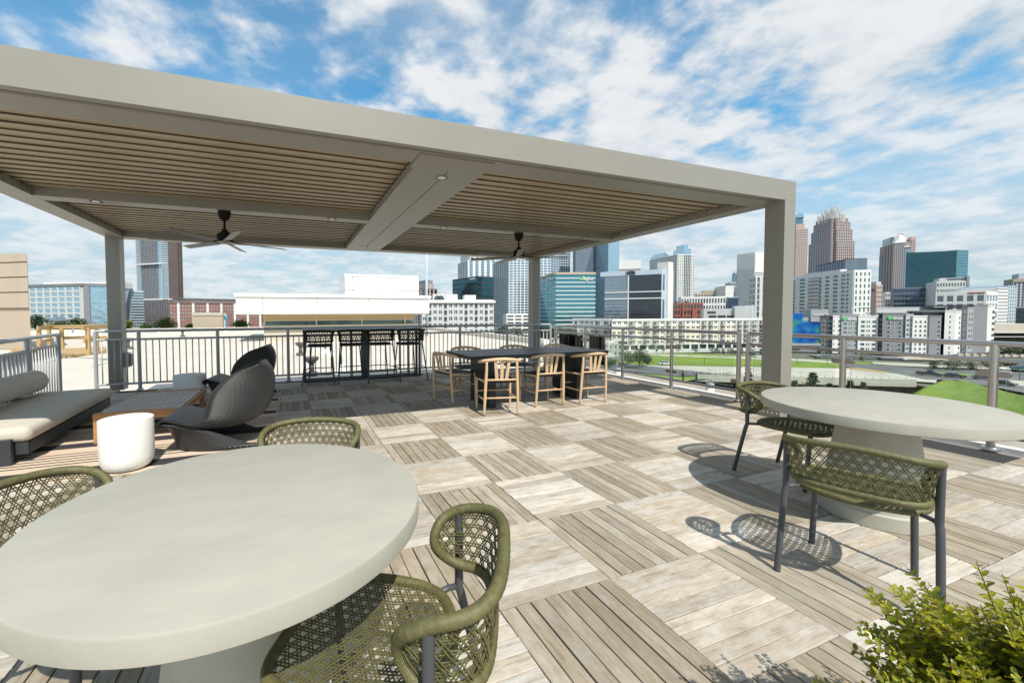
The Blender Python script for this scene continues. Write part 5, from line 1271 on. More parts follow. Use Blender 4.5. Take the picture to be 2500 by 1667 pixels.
# garage with white walls
t, A, B, C, z1 = tower('white parking garage with open decks and a tall blank stair wall', 1712, 1718, 1845, 255, 4, 757, 'w_light', None, None, 'parking_garage', 'building')
F = Face(B, C)
for k in range(3):
    for r_ in range(2):
        a = .10+k*.18; mb = MB(); za = z_at(1718, 784-r_*8.5, 255); F.box(mb, F.L*a, F.L*(a+.155), za, za+1.4, 0, .06); mb.build('opening', M['g_black'], t)
mb = MB(); za = z_at(1718, 766, 255); F.box(mb, F.L*.07, F.L*.24, za, za+1.6, 0, .06); mb.build('window_strip', M['g_dark'], t)
mb = MB(); F.box(mb, F.L*.60, F.L*.80, GZ, z_at(1718, 748, 255), -8, 1.5); F.box(mb, F.L*.801, F.L*1.0, GZ, z_at(1718, 747, 255), -8, .8); mb.build('stair_wall', M['w_light'], t)
# long cream apartments
t = bld('apartment_block', 'long cream five-storey apartment block with rows of white balconies across the valley', 'building')
for (uA, uB, dA, dB, v1, nb, hid) in ((1400, 1488, 232, 214, 780, 5, 0), (1494, 1905, 205, 218, 781, 20, 0)):
    A, B = at_d(uA, dA), at_d(uB, dB); F = Face(A, B); zt = z_at(uB if uB < 1600 else 1500, v1, dB if uB < 1600 else dA); zb = z_at(1500, 858, 205)
    block(t, A, B, back(B, 16), GZ, zt, 'w_cream', D=back(A, 16)); nf = 5; zb0 = z_at(1500, 843, 205); fh = (zt-.6-zb0)/nf; bw = F.L/nb
    ra = random.Random(nb); x = .6; bays = []
    while x < F.L-3:
        wv = ra.choice((1.5, 1.5, 2.6, 3.4)); bays.append((x, x+wv, wv > 2)); x += wv+ra.uniform(1.0, 1.9)
    mb = MB(); F.box(mb, -.02, F.L+.02, zt-.6-fh, zt-.6, 0, .06); mb.build('top_storey', M['w_white'], t)
    for k in range(nf):
        z0 = zb0+k*fh
        for (a, b, bal_) in bays:
            mb = MB(); F.box(mb, a, b, z0+(.3 if bal_ else .95)*1.0, z0+fh*.80, .061, .10); o_ = mb.build('balcony_recess' if bal_ else 'window', M['w_grey' if bal_ else 'g_dark'], t)
            mb = MB()
            if bal_:
                F.box(mb, a-.15, b+.15, z0+.05, z0+.25, .101, 1.3); F.box(mb, a-.15, b+.15, z0+1.1, z0+1.2, 1.22, 1.3); F.box(mb, a-.15, a-.03, z0+.25, z0+fh*.86, .101, .6); F.box(mb, b+.03, b+.15, z0+.25, z0+fh*.86, .101, .6); mb.build('balcony', M['w_white'], o_)
                mb = MB(); F.box(mb, a+.2, a+.2+(b-a)*.55, z0+.3, z0+fh*.72, .101, .13); mb.build('balcony_door', M['g_dark'], o_)
            else: F.box(mb, (a+b)/2-.10, (a+b)/2+.10, z0+.95, z0+fh*.80, .10, .16); mb.build('mullion', M['w_white'], o_)
    for (a, b, bal_) in bays:
        if bal_: mb = MB(); F.box(mb, a-.9, a-.5, zb0, zt-.6, .061, .45); mb.build('pilaster', M['w_white'], t)
    mb = MB(); F.box(mb, -.3, F.L+.3, zt-.6, zt+.5, -1, .5); mb.build('roof_edge', M['w_white'], t)
    mb = MB(); F.box(mb, 0, F.L, zb0-fh*1.0+.1, zb0-.2, .0, .1); mb.build('shopfront', M['g_black'], t)
    for j in range(nb+1): 
        mb = MB(); F.box(mb, max(0, j*bw-.5), min(F.L, j*bw+.5), GZ, zb0, .1, .5); mb.build('pier', M['w_light'], t)
    mb = MB(); F.box(mb, 0, F.L, GZ, zb0-fh*1.0+.05, .0, 3.5); mb.build('garage_wall', M['w_light'], t)
# pink tower, crowned tower
t, A, B, C, z1 = tower('tall pink granite tower with a rounded top at the right pergola post', 1905, 1938, 1967, 760, 14, 561, 'w_pink', dict(nb=8, nf=40, pw=.45, sh=.45, wm='w_pink', gm='g_grey', rec=.4), dict(nb=7, nf=40, pw=.40, sh=.45, wm='w_pink', gm='g_grey', rec=.4))
rooftop(t, A, B, C, 0, .72, .0, 1, z1+.8, z1+10, 'w_pink', 'step'); rooftop(t, A, B, C, 0, .66, .05, 1, z1+10, z1+22, 'g_grey', 'glass_top')
F = Face(B, B+(C-B)*.66); dp = (A-B)*.9; mb = MB(); n = 12
arc = [(F.L*.5-F.L*.5*math.cos(PI*k/n), z1+22+9*math.sin(PI*k/n)) for k in range(n+1)]
vs = [(*(F.A+F.d*s_), z) for s_, z in arc]+[(*(F.A+F.d*s_+dp), z) for s_, z in arc]; m = n+1
mb.add(vs, [tuple(range(m)), tuple(reversed(range(m, 2*m)))]+[(i, i+m, i+m+1, i+1) for i in range(n)]); mb.build('barrel_top', M['g_pale'], t)
t = bld('crowned_tower', 'tallest tower, stepped rose stone with a spiky white crown', 'tower')
dC = 900; c = at_d(2024, dC); sc = dC/ (F_PX*1.0)
W0 = (at_d(2064, dC)-at_d(1984, dC)).length/2.0
fw = Vector(c).normalized(); rt = Vector((fw.y, -fw.x)); rot = R(-38)
def ring(hw, ch):    # square with notched corners
    pts = []
    for k in range(4):
        a = rot+PI/2*k; e = Vector((math.cos(a), math.sin(a))); f = Vector((-math.sin(a), math.cos(a)))
        pts += [c+rt*p.x+fw*p.y for p in (e*hw-f*(hw-ch), e*hw+f*(hw-ch), e*(hw-ch)+f*(hw-ch), )]
    return pts
zv = lambda v: z_at(2024, v, dC)
tiers = [(1.0, GZ, zv(594)), (.90, zv(594), zv(566)), (.80, zv(566), zv(547)), (.70, zv(547), zv(538))]
for i, (s_, za, zb_) in enumerate(tiers):
    hw = W0*.78*s_; pts = ring(hw, hw*.22); mb = MB(); mb.prism([tuple(p) for p in pts], za, zb_); mb.build('tier', M['w_rose'], t)
    P = ring(hw+.1, hw*.22)
    nfl = max(2, int((zb_-za)/7))
    for k in range(0, 12):
        a, b = P[k], P[(k+1) % 12]; L_ = (b-a).length
        if (a+b).dot(Vector(c))/2 > c.dot(c)+5: continue
        facade(t, a, b, max(za, 30), zb_, 9 if L_ > hw*.9 else 3, max(2, int((zb_-max(za, 30))/5.5)), .46, .34, 'w_rose', 'g_grey', .7)
crown = MB()
for (s_, n, za, zb_) in ((.74, 44, zv(540), zv(524)), (.55, 36, zv(536), zv(514)), (.38, 26, zv(530), zv(508)), (.20, 16, zv(526), zv(504))):
    hw = W0*.78*s_
    for k in range(n):
        a = 2*PI*k/n; q = c+Vector((math.cos(a), math.sin(a)))*hw*(1.0+.18*abs(math.cos(2*(a-rot)))**3); h = zb_-(zb_-za)*.35*abs(math.sin(k*2.1))
        crown.bar((q.x, q.y, za-6), (q.x*.9985+c.x*.0015, q.y*.9985+c.y*.0015, h), 1.1, 1.1, (0, 1, 0))
tag(crown.build('crown', M['w_white'], t), kind='stuff')
tower('dark navy glass roof block in front of the crowned tower', 1990, 2060, 2113, 520, 22, 634, 'w_dark', dict(nb=10, nf=5, pw=.05, sh=.05, wm='w_dark', gm='g_navy', rec=.2), dict(nb=10, nf=6, pw=.04, sh=.05, wm='w_mid', gm='g_grey', rec=.2), 'office_building', 'building')
# white apartment tower
t, A, B, C, z1 = tower('white twelve-storey apartment tower with green windows and balconies', 1922, 2082, 2123, 265, 40, 662, 'w_white', None, dict(nb=4, nf=12, pw=.62, sh=.40, wm='w_white', gm='g_green', rec=.35, single=True), 'apartment_tower', 'apartment building')
F = Face(A, B); zb = z_at(2082, 775, 265); nf = 11; fh = (z1-1-zb)/nf; cols = [(.03, .13, 1), (.22, .31, 0), (.36, .45, 1), (.46, .56, 1), (.62, .68, 0), (.735, .80, 0), (.845, .90, 0), (.915, .945, 0)]
wall_ = MB(); edges = [0]
prev = 0
for a, b, bl_ in cols+[(1, 1, 2)]:
    F.box(wall_, F.L*prev, F.L*a, zb, z1, 0, .4); prev = b
for k in range(nf+1): 
    za = zb+k*fh
    for a, b, bl_ in cols: F.box(wall_, F.L*a, F.L*b, za-(.55 if k else 0), za+(.55 if k < nf else 1.0), 0, .37)
wall_.build('facade', M['w_white'], t)
for a, b, bl_ in cols:
    for k in range(nf):
        za = zb+k*fh; mb = MB(); F.box(mb, F.L*a, F.L*b, za+.56, za+fh-.56, .0, .06); o_ = mb.build('window', M['g_green' if not bl_ else 'g_dark'], t)
        if bl_: mb = MB(); F.box(mb, F.L*a-.2, F.L*b+.2, za+.2, za+.45, .41, 1.6); F.box(mb, F.L*a-.2, F.L*b+.2, za+1.35, za+1.45, 1.5, 1.58); F.box(mb, F.L*a-.2, F.L*b+.2, za+.45, za+1.35, 1.53, 1.55); mb.build('balcony', M['w_light'], o_)
        else: mb = MB(); F.box(mb, F.L*(a+b)/2-.05, F.L*(a+b)/2+.05, za+.56, za+fh-.56, .06, .12); mb.build('mullion', M['w_mid'], o_)
rooftop(t, A, B, C, .1, .5, .2, .75, z1+.8, z1+2.4, 'w_light')
# pink hotel, flared tower, teal tower
t, A, B, C, z1 = tower('pink hotel with a pale hipped roof beyond the white apartment tower', 2119, 2137, 2152, 420, 35, 697, 'w_pink', None, dict(nb=4, nf=10, pw=.5, sh=.5, wm='w_pink', gm='g_dark', rec=.3), 'hotel', 'hotel')
rooftop(t, A, B, C, .12, .9, .1, .9, z1+.8, z1+4, 'w_light', 'roof'); F = Face(A, B); sign(t, 'Hilton', A, B, z1-4.5, 2.0, 'sign_blue', .4, F.L*.45, w=F.L*.42)
t, A, B, C, z1 = tower('cream block squeezed between the pink hotel and the dark office', 2152, 2160, 2177, 400, 12, 715, 'w_white', None, dict(nb=3, nf=8, pw=.5, sh=.5, wm='w_white', gm='g_dark', rec=.3), 'office_building', 'building')
t, A, B, C, z1 = tower('flared stone and glass tower with a white lattice roof', 2143, 2176, 2229, 800, 16, 603, 'w_rose', None, None)
F = Face(A, B); facade(t, A, A+(B-A)*.4, GZ, z1-8, 2, 36, .1, .3, 'w_grey', 'g_navy', .5); facade(t, A+(B-A)*.4, B, GZ, z1+6, 3, 1, .5, 0, 'w_rose', 'g_grey', .9)
facade(t, B, B+(C-B)*.55, GZ, z1+6, 6, 36, .42, .10, 'w_rose', 'g_grey', .9); facade(t, B+(C-B)*.55, B+(C-B)*.80, GZ, z1-6, 2, 36, .06, .12, 'w_blue', 'g_blue', .5); facade(t, B+(C-B)*.80, C, GZ, z1+12, 4, 36, .5, .4, 'w_pink', 'g_grey', .5)
fl = Face(A, B); mb = MB()
for k in range(2): pass
rooftop(t, A, B, C, .0, .78, .0, 1, z1+.8, z1+8, 'w_rose', 'step'); rooftop(t, A, B, C, .80, 1.0, .0, .8, z1+.8, z1+17, 'w_pink', 'side_turret'); pass
lat = MB(); P = lambda s_, q_: B+(C-B)*s_+(A-B)*q_
ridge = [(-.05, z1+8), (.12, z1+20), (.28, z1+27), (.50, z1+27), (.62, z1+20), (.80, z1+6)]
for k in range(26):
    f = k/25; x = -.05+.85*f; i = max(j for j in range(len(ridge)-1) if ridge[j][0] <= x+1e-9); a, b = ridge[i], ridge[min(i+1, 5)]; z = a[1]+(b[1]-a[1])*((x-a[0])/max(1e-6, b[0]-a[0])); p = P(x, -.02); p2 = P(x+.10, .25)
    lat.bar((p.x, p.y, z1-2 if .45 < x else z1+7), (p2.x, p2.y, z), .9, .9, (1, 0, 0))
for a, b in zip(ridge[:-1], ridge[1:]): p, q = P(a[0]+.08, .22), P(b[0]+.08, .22); lat.bar((p.x, p.y, a[1]), (q.x, q.y, b[1]), 1.4, 1.4)
tag(lat.build('roof_lattice', M['w_white'], t), kind='stuff')
rooftop(t, A, B, C, .05, .6, .3, .9, z1+8, z1+22, 'g_grey', 'glass_roof')
t, A, B, C, z1 = tower('dark teal glass tower with a bright turquoise side at the right', 2207, 2330, 2358, 620, 62, 610, 'g_teal', None, None, crown=0)
A = at_d(2207, 640); z1 = z_at(2330, 612, 620)
F = Face(A, B); facade(t, A, B, GZ, z1, 22, 26, .03, .05, 'w_dark', 'g_deepteal', .12); facade(t, B, C, GZ, z1, 5, 26, .03, .04, 'w_blue', 'g_teal', .12)
t, A, B, C, z1 = tower('dark glass office with grey bands in front of the teal tower', 2172, 2180, 2262, 380, 6, 705, 'w_mid', None, dict(nb=9, nf=9, pw=.06, sh=.22, wm='w_mid', gm='g_navy', rec=.4), 'office_building', 'building')
# white hotel and the office with the red sign
t, A, B, C, z1 = tower('white hotel with small windows and a grey end wall behind the red-signed office', 2258, 2284, 2361, 340, 10, 689, 'w_light', None, dict(nb=11, nf=9, pw=.40, sh=.45, wm='w_white', gm='g_green', rec=.4), 'hotel', 'hotel')
rooftop(t, A, B, C, .12, .92, .1, .6, z1+.8, z1+3.4, 'w_light', 'roof_block'); F = Face(B, C); mb = MB(); F.box(mb, F.L*.35, F.L*.95, z1+1.2, z1+2.6, -2, -1.5); mb.build('window_strip', M['g_dark'], t)
mb = MB(); F.box(mb, F.L*.95, F.L*1.03, GZ, z1+4.2, -14, .6); mb.build('end_wall', M['w_grey'], t)
t = bld('office_building', 'white office with wide dark windows and a red sign, right of centre of the skyline', 'building')
A, B, C = at_d(2282, 262), at_d(2404, 250), at_d(2432, 258); z1 = z_at(2404, 711, 250); F = Face(A, B)
block(t, A, B, C, GZ, z1, 'w_white', D=A+(C-B)*3); zb = z_at(2404, 800, 250)
facade(t, A, B, zb, z1-.2, 5, 4, .36, .30, 'w_light', 'g_dark', .4, single=True, top=1.4); facade(t, B, C, zb, z1-.2, 4, 4, .30, .25, 'w_white', 'g_pale', .4, single=True, top=1.4)
for o in [o for o in t.children if o.name.startswith('window')]: pass
sign(t, 'WELLS FARGO', A, B, z1-.75, 1.1, 'sign_red', .6, F.L*.655, 1.0, w=F.L*.33)
q0, q1 = at_d(2432, 259), at_d(2457, 262); F = Face(q0, q1); block(t, q0, q1, q1-F.n*25, GZ, z_at(2432, 702, 259), 'w_white', 'striped_wing', D=q0-F.n*25); facade(t, q0, q1, zb, z_at(2432, 702, 259), 1, 12, 0, .55, 'w_white', 'w_grey', .25)
q2 = at_d(2478, 268); F = Face(q1, q2); block(t, q1+F.d*.05, q2, q2-F.n*20, GZ, z_at(2457, 697, 262), 'w_blue', 'glass_wing', D=q1+F.d*.05-F.n*20); facade(t, q1, q2, zb, z_at(2457, 697, 262), 4, 12, .2, .12, 'w_white', 'g_pale', .25)
t, A, B, C, z1 = tower('far tower with lilac glass strips and a brown flat cap at the right edge', 2448, 2470, 2530, 560, 14, 690, 'w_light', dict(nb=3, nf=16, pw=.3, sh=.2, wm='w_light', gm='g_grey', rec=.5), dict(nb=6, nf=16, pw=.45, sh=.16, wm='w_light', gm='g_navy', rec=.6))
rooftop(t, A, B, C, -.02, 1.02, -.05, 1, z1+.8, z1+5, 'w_tan', 'cap'); rooftop(t, A, B, C, .25, .9, .1, .8, z1+5, z1+12, 'w_blue')
tower('dark low blocks under the far tower at the right edge', 2470, 2478, 2540, 360, 8, 752, 'w_rose', None, dict(nb=5, nf=6, pw=.3, sh=.3, wm='w_dark', gm='g_navy', rec=.4), 'office_building', 'building')
# mural on the garage face
t = bld('mural_garage', 'garage wall covered with a blue and green slatted mural, right of the pergola post', 'garage')
A, B = at_d(1880, 212), at_d(2003, 205); F = Face(A, B); zt, zb = z_at(2003, 785, 205), z_at(2003, 838, 205)
block(t, A, B, B-F.n*18, GZ, zt+.4, 'w_mid', D=A-F.n*18)
def mural_mat():
    m = bpy.data.materials.new('mural_print'); m.use_nodes = True; tt = m.node_tree; b = tt.nodes['Principled BSDF']; L = tt.links
    g_ = tt.nodes.new('ShaderNodeNewGeometry'); n = tt.nodes.new('ShaderNodeTexNoise'); n.inputs['Scale'].default_value = .16; n.inputs['Detail'].default_value = 1.5; L.new(g_.outputs['Position'], n.inputs['Vector'])
    cr = tt.nodes.new('ShaderNodeValToRGB'); L.new(n.outputs['Fac'], cr.inputs[0]); e = cr.color_ramp.elements
    e[0].position = .36; e[0].color = (.005, .08, .42, 1); e[1].position = .50; e[1].color = (.01, .22, .58, 1)
    for p, c in ((.545, (.03, .38, .50, 1)), (.58, (.16, .42, .06, 1)), (.66, (.50, .52, .03, 1))): a = e.new(p); a.color = c
    L.new(cr.outputs[0], b.inputs['Base Color']); b.inputs['Roughness'].default_value = .6; return m
mm = mural_mat(); ztl = z_at(1940, 765, 210); mb = MB(); F.box(mb, 0, F.L, zb, zt, .0, .12); F.box(mb, 0, F.L*.66, zt, ztl, .0, .12); mb.build('backing', mm, t)
for k in range(-14, 20):
    x0 = F.L*k/16
    for (xa, xb, za, zb_) in ((0, F.L, zb, zt-.01), (0, F.L*.66, zt+.01, ztl)):
        # a slat line runs down to the right at 45 degrees: x = x0 + (zt - z)
        lo = max(xa, x0+(zt-zb_)); hi = min(xb, x0+(zt-za))
        if hi-lo < .5: continue
        p, q = F.A+F.d*lo+F.n*.35, F.A+F.d*hi+F.n*.35; MB().bar((p.x, p.y, zt-(lo-x0)), (q.x, q.y, zt-(hi-x0)), .35, .45, (F.n.x, F.n.y, 0)).build('mural_slat', mm, t)
mb = MB(); F.box(mb, F.L*.662, F.L+.02, zt+.02, zt+2.2, -10, .0); mb.build('upper_wall', M['w_grey'], t); 
fS, fE = F.A+F.d*F.L*.60, F.B
mb = MB(); F.box(mb, F.L*.80, F.L*1.13, zt-.1, z_at(2003, 755.5, 205), -8, .8); mb.build('sign_tower', M['w_grey'], t); sign(t, 'FRANCIS', F.A+F.d*F.L*.83, F.B+F.d*4, z_at(2003, 768.5, 205), 1.0, 'sign_white', 1.0, .2, 1.0, w=6.0)
mb = MB(); F.box(mb, 0, F.L, zb-1.2, zb-.1, -.5, 1.2); mb.build('deck_band', M['w_grey'], t)
mb = MB(); F.box(mb, 0, F.L*.62, GZ+1, zb-2.2, .0, .1); mb.build('openings', M['g_black'], t)
# hotel in grey and white blocks
t = bld('hotel', 'grey and white block hotel with square windows and two green disc signs', 'hotel')
def hb(u0, u1, d0, d1, vtop, wm, cols, nf=8, vt0=None, gm='g_green', depth=14, z0=None, single=True):
    A, B = at_d(u0, d0), at_d(u1, d1); F = Face(A, B); zt = z_at((u0+u1)/2, vtop, (d0+d1)/2)
    block(t, A, B, back(B, depth), GZ, zt, wm, D=back(A, depth))
    zlo = z_at((u0+u1)/2, 868, (d0+d1)/2); ztp = zt-(1.4 if vt0 is None else vt0); fh = (ztp-zlo)/nf
    for (a, b, dark) in cols:
        for k in range(nf):
            mb = MB(); F.box(mb, F.L*a-.0, F.L*b+.0, zlo+k*fh+.28*fh, zlo+k*fh+.80*fh, .0, .10); o_ = mb.build('window_frame', M['w_white' if wm != 'w_white' else 'w_light'], t)
            mb = MB(); F.box(mb, F.L*a+.12, F.L*b-.12, zlo+k*fh+.31*fh, zlo+k*fh+.77*fh, .10, .13); mb.build('window', M['g_dark' if (dark and (k*7+int(a*50)) % 3) else gm], o_)
    mb = MB(); F.box(mb, -.1, F.L+.1, zt, zt+.5, -depth, .15); mb.build('parapet', M[wm], t)
    return F, zt
hb(2005, 2034, 204, 202, 772, 'w_char', ((.10, .36, 1), (.62, .92, 0)))
hb(2034, 2055, 201, 200, 772, 'w_white', ((.10, .22, 1), (.62, .95, 0)))
F, zt = hb(2055, 2096, 199.5, 198, 769, 'w_grey', ((.12, .34, 0), (.42, .52, 1), (.56, .66, 1), (.76, .95, 0)), vt0=3.2); sign(t, 'element', F.A, F.B, zt-1.9, 1.3, 'sign_white', .3, F.L*.32, w=F.L*.54); 
cM = F.A+F.d*F.L*.16+F.n*.3; MB().lathe([(.1, 0), (.85, 0), (.85, .12), (.1, .12)], 20).build('sign_disc', M['sign_green'], t, loc=(cM.x, cM.y, zt-1.7), rot=(PI/2, 0, math.atan2(F.d.y, F.d.x)))
hb(2096, 2145, 197.5, 195, 773, 'w_white', ((.14, .34, 0), (.42, .49, 1), (.53, .60, 1), (.70, .90, 0)))
hb(2145, 2155.5, 196, 195, 768, 'w_char', ((.35, .75, 1),))
F, zt = hb(2156, 2212, 193, 190, 766, 'w_mid', ((.18, .34, 1), (.44, .52, 1), (.66, .83, 1)), vt0=3.4); sign(t, 'element', F.A, F.B, zt-2.0, 1.5, 'sign_white', .3, F.L*.42, w=F.L*.43)
cM = F.A+F.d*F.L*.30+F.n*.3; MB().lathe([(.1, 0), (.95, 0), (.95, .12), (.1, .12)], 20).build('sign_disc', M['sign_green'], t, loc=(cM.x, cM.y, zt-1.8), rot=(PI/2, 0, math.atan2(F.d.y, F.d.x)))
hb(2212, 2229, 189.5, 188.5, 769, 'w_light', ((.15, .50, 1), (.62, .95, 0))); hb(2229, 2269, 188, 186.5, 773, 'w_white', ((.14, .26, 1), (.42, .56, 1), (.70, .84, 0)))
hb(2270, 2299, 186, 186, 773, 'w_mid', ((.62, .94, 0),)); hb(2140, 2316, 214, 206, 752, 'w_light', ((.46, .49, 0), (.60, .63, 1)), 8); hb(2299, 2324, 196, 196, 760, 'w_char', ())
hb(2307, 2333, 190, 191, 760, 'w_light', ((.42, .56, 1),)); hb(2333, 2347, 191, 194, 763, 'w_white', ((.62, .82, 1),)); hb(2347, 2362, 195, 196, 748, 'w_char', ((.4, .7, 1),)); hb(2362, 2377, 196, 197, 752, 'w_grey', ((.2, .45, 0), (.6, .85, 0))); hb(2377, 2411, 197, 198, 746, 'w_mid', ()); hb(2411, 2429, 199, 203, 748, 'w_white', ((.6, .95, 1),))
for (u0, u1, d0, d1, vt_, wm) in ((2005, 2160, 184, 178, 874, 'w_char'), (2156, 2213, 176, 173, 876, 'w_mid'), (2219, 2310, 172, 170, 878, 'w_rose')):
    A, B = at_d(u0, d0), at_d(u1, d1); F = Face(A, B); zt = z_at((u0+u1)/2, vt_, (d0+d1)/2); block(t, A, B, back(B, 8), GZ, zt, wm, 'podium', D=back(A, 8))
    nb = max(3, int(F.L/4.2)); facade(t, A, B, GZ+.6, zt-.3, nb, 1 if u0 > 2100 else 2, .30, .28, wm, 'g_green', .3, single=True, split=True, name='shop_window')
    mb = MB(); F.box(mb, -.5, F.L+.5, zt, zt+.45, -8, .9); mb.build('roof_edge', M['w_beige' if wm == 'w_rose' else 'w_mid'], t)
mb = MB(); A, B = at_d(2210, 171.5), at_d(2219, 171); F = Face(A, B); F.box(mb, 0, F.L, GZ, z_at(2214, 876, 171), -3, .3); mb.build('entrance_pier', M['w_white'], t)
# right edge: concrete deck, brick viaduct
t = bld('viaduct', 'pale concrete elevated deck with a shaded underside at the right edge', 'bridge')
A, B = at_d(2428, 240), at_d(2640, 236); F = Face(A, B); z1 = z_at(2460, 791, 238)
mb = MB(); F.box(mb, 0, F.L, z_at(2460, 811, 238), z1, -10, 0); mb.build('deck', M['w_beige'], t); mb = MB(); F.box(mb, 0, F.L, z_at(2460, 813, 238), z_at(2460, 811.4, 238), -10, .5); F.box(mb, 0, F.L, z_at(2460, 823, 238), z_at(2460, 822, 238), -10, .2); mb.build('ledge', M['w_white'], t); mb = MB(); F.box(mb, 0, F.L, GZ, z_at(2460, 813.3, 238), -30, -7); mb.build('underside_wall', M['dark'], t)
t = bld('brick_wall', 'low brown brick wall with piers behind the parking street', 'wall')
A, B = at_d(2345, 186), at_d(2600, 176); F = Face(A, B); mb = MB(); F.box(mb, 0, F.L, GZ, z_at(2420, 867, 182), -2, 0); mb.build('brick_panel', M['w_rose'], t)
for k in range(14): mb = MB(); F.box(mb, k*F.L/13-.6, k*F.L/13+.6, GZ, z_at(2420, 864, 182), .01, .5); mb.build('pier', M['w_beige'], t)
# ---- low white roofs beyond the glass railing, trees, cars, poles
hr = random.Random(11)
for i, (u0, u1, v0, v1) in enumerate(((1208, 1262, 829, 842), (1215, 1290, 838, 856), (1268, 1340, 832, 846), (1300, 1370, 843, 860), (1345, 1395, 826, 834), (1352, 1420, 833, 848), (1384, 1450, 838, 858), (1380, 1440, 818, 828), (1408, 1470, 803, 822), (1440, 1488, 833, 870), (1488, 1520, 836, 872))):
    d = 20.3*989/(v1+8-766); A, B = at_d(u0, d*1.03), at_d(u1, d); F = Face(A, B); zt = z_at((u0+u1)/2, v0+2, d)
    t = bld('row_house', ['low white row house in the valley beyond the dining table', 'low white row house with dark windows below the glass railing', 'small white house between the trees and long apartments'][i % 3]+[', back row', ', front row', ', middle row', ', by the rail corner', ', farthest', ', beside the trees', ', under the long table edge', ', by the teal office', ', below the cream apartments', ', with a grey lower storey', ', nearest the shrubs'][i], 'house')
    block(t, A, B, back(B, 9), GZ, zt, 'w_white', D=back(A, 9)); facade(t, A, B, zt-6, zt-.3, max(3, int(F.L/3.2)), 2, .5, .5, 'w_white', 'g_dark', .2, single=True)
    for k in range(3): 
        x = F.L*(.15+.3*k); mb = MB(); F.box(mb, x, x+1.6, zt, zt+.7, -4, -2.2); mb.build('roof_hatch', M['w_light'], t)
# trees
M['leaf_a'] = leaf_mat('leaf_green', (.030, .060, .012), (.085, .125, .022), .2, .5); M['leaf_b'] = leaf_mat('leaf_dark', (.018, .038, .012), (.05, .08, .022), .15, .5); M['leaf_c'] = leaf_mat('spruce_needles', (.055, .095, .062), (.125, .175, .115), .1, .6); M['leaf_y'] = leaf_mat('leaf_yellow_green', (.075, .115, .015), (.16, .19, .03), .25, .5)
M['bark'] = mat('bark', (.09, .065, .045), .9)
def tree(p, h, w_, m, label, group, seed, base=None, nclump=None, conical=False, name='tree', lf=None):
    r = random.Random(seed); t = thing(name, label, 'tree' if not name.endswith('shrub') else 'shrub', p, r.uniform(0, 6), group)
    z0 = 0; tb = MB(); tb.tube([(0, 0, 0), (w_*.02, 0, h*.35), (0, w_*.02, h*.8)], [h*.028, h*.02, h*.006], 7)
    c = MB(); n = nclump or 60; lf = lf or max(.22, w_*.05)
    for k in range(5):
        a = r.uniform(0, 2*PI); tb.tube([(0, 0, h*(.25+.08*k)), (math.cos(a)*w_*.3, math.sin(a)*w_*.3, h*(.45+.09*k))], [h*.012, h*.004], 5)
    for k in range(n):
        if conical:
            f = r.random()**.8; rad = w_*.5*(1-f)*(.35+.65*r.random()); a = r.uniform(0, 2*PI); q = Vector((math.cos(a)*rad, math.sin(a)*rad, h*(.06+.92*f)-rad*.25)); cs = w_*.10*(1-f*.6)
        else:
            a = r.uniform(0, 2*PI); ph = math.acos(r.uniform(-1, 1)); rr = (.55+.45*r.random()); bl_ = .8+.35*math.sin(a*3+seed)*math.sin(ph*2); q = Vector((math.cos(a)*math.sin(ph)*w_*.5*rr*bl_, math.sin(a)*math.sin(ph)*w_*.5*rr*bl_, h*.58+math.cos(ph)*h*.42*rr)); cs = w_*.13*r.uniform(.7, 1.3)
        for j in range(11):
            o = Vector((r.gauss(0, 1), r.gauss(0, 1), r.gauss(0, .8)))*cs*.75; d = Vector((r.uniform(-1, 1), r.uniform(-1, 1), r.uniform(-.3, .9))).normalized() if not conical else Vector((q.x+r.uniform(-.3, .3)*w_*.3, q.y+r.uniform(-.3, .3)*w_*.3, r.uniform(-.35, .35)*w_*.3)).normalized()
            s = d.orthogonal().normalized()*lf*r.uniform(.3, .6); L_ = d*lf*r.uniform(.8, 1.6); P = q+o; c.add([P-s, P+s, P+L_+s*.4, P+L_-s*.4], [(0, 1, 2, 3)])
    tb.build('trunk', M['bark'], t, True); tag(c.build('crown', M[m], t), kind='stuff'); return t
def tree_px(u, vbase, vtop, uw, d, m, label, group, seed, zb=None, **k):
    q = at_d(u, d); z0 = z_at(u, vbase, d) if zb is None else zb; h = z_at(u, vtop, d)-z0; w_ = uw*d/F_PX*.93
    return tree((q.x, q.y, z0), h, w_, m, label, group, seed, **k)
TG = 'trees beyond the far roof edge'
for i, (u, vb, vt_, uw, d, m, l) in enumerate(((92, 812, 771, 52, 78, 'leaf_b', 'dark round tree right of the beige wall'), (150, 812, 784, 44, 76, 'leaf_b', 'low dark tree in front of the slate-roofed house'), (188, 812, 779, 44, 78, 'leaf_b', 'dark tree right of the slate-roofed house'), (310, 806, 783, 22, 78, 'leaf_y', 'yellow green tree top beside the left rear pergola post'), (405, 812, 781, 58, 70, 'leaf_a', 'round green tree at the foot of the tall residential tower'), (355, 806, 794, 26, 78, 'leaf_a', 'low tree left of the round tree by the tall tower'), (465, 806, 793, 22, 78, 'leaf_a', 'small tree top left of the beige stair box'), (588, 808, 783, 40, 74, 'leaf_a', 'tree beside the white pavilion end'))): tree_px(u, vb, vt_, uw, d, m, l, TG, i+20, nclump=90)
TV = 'trees in the valley beyond the railing'
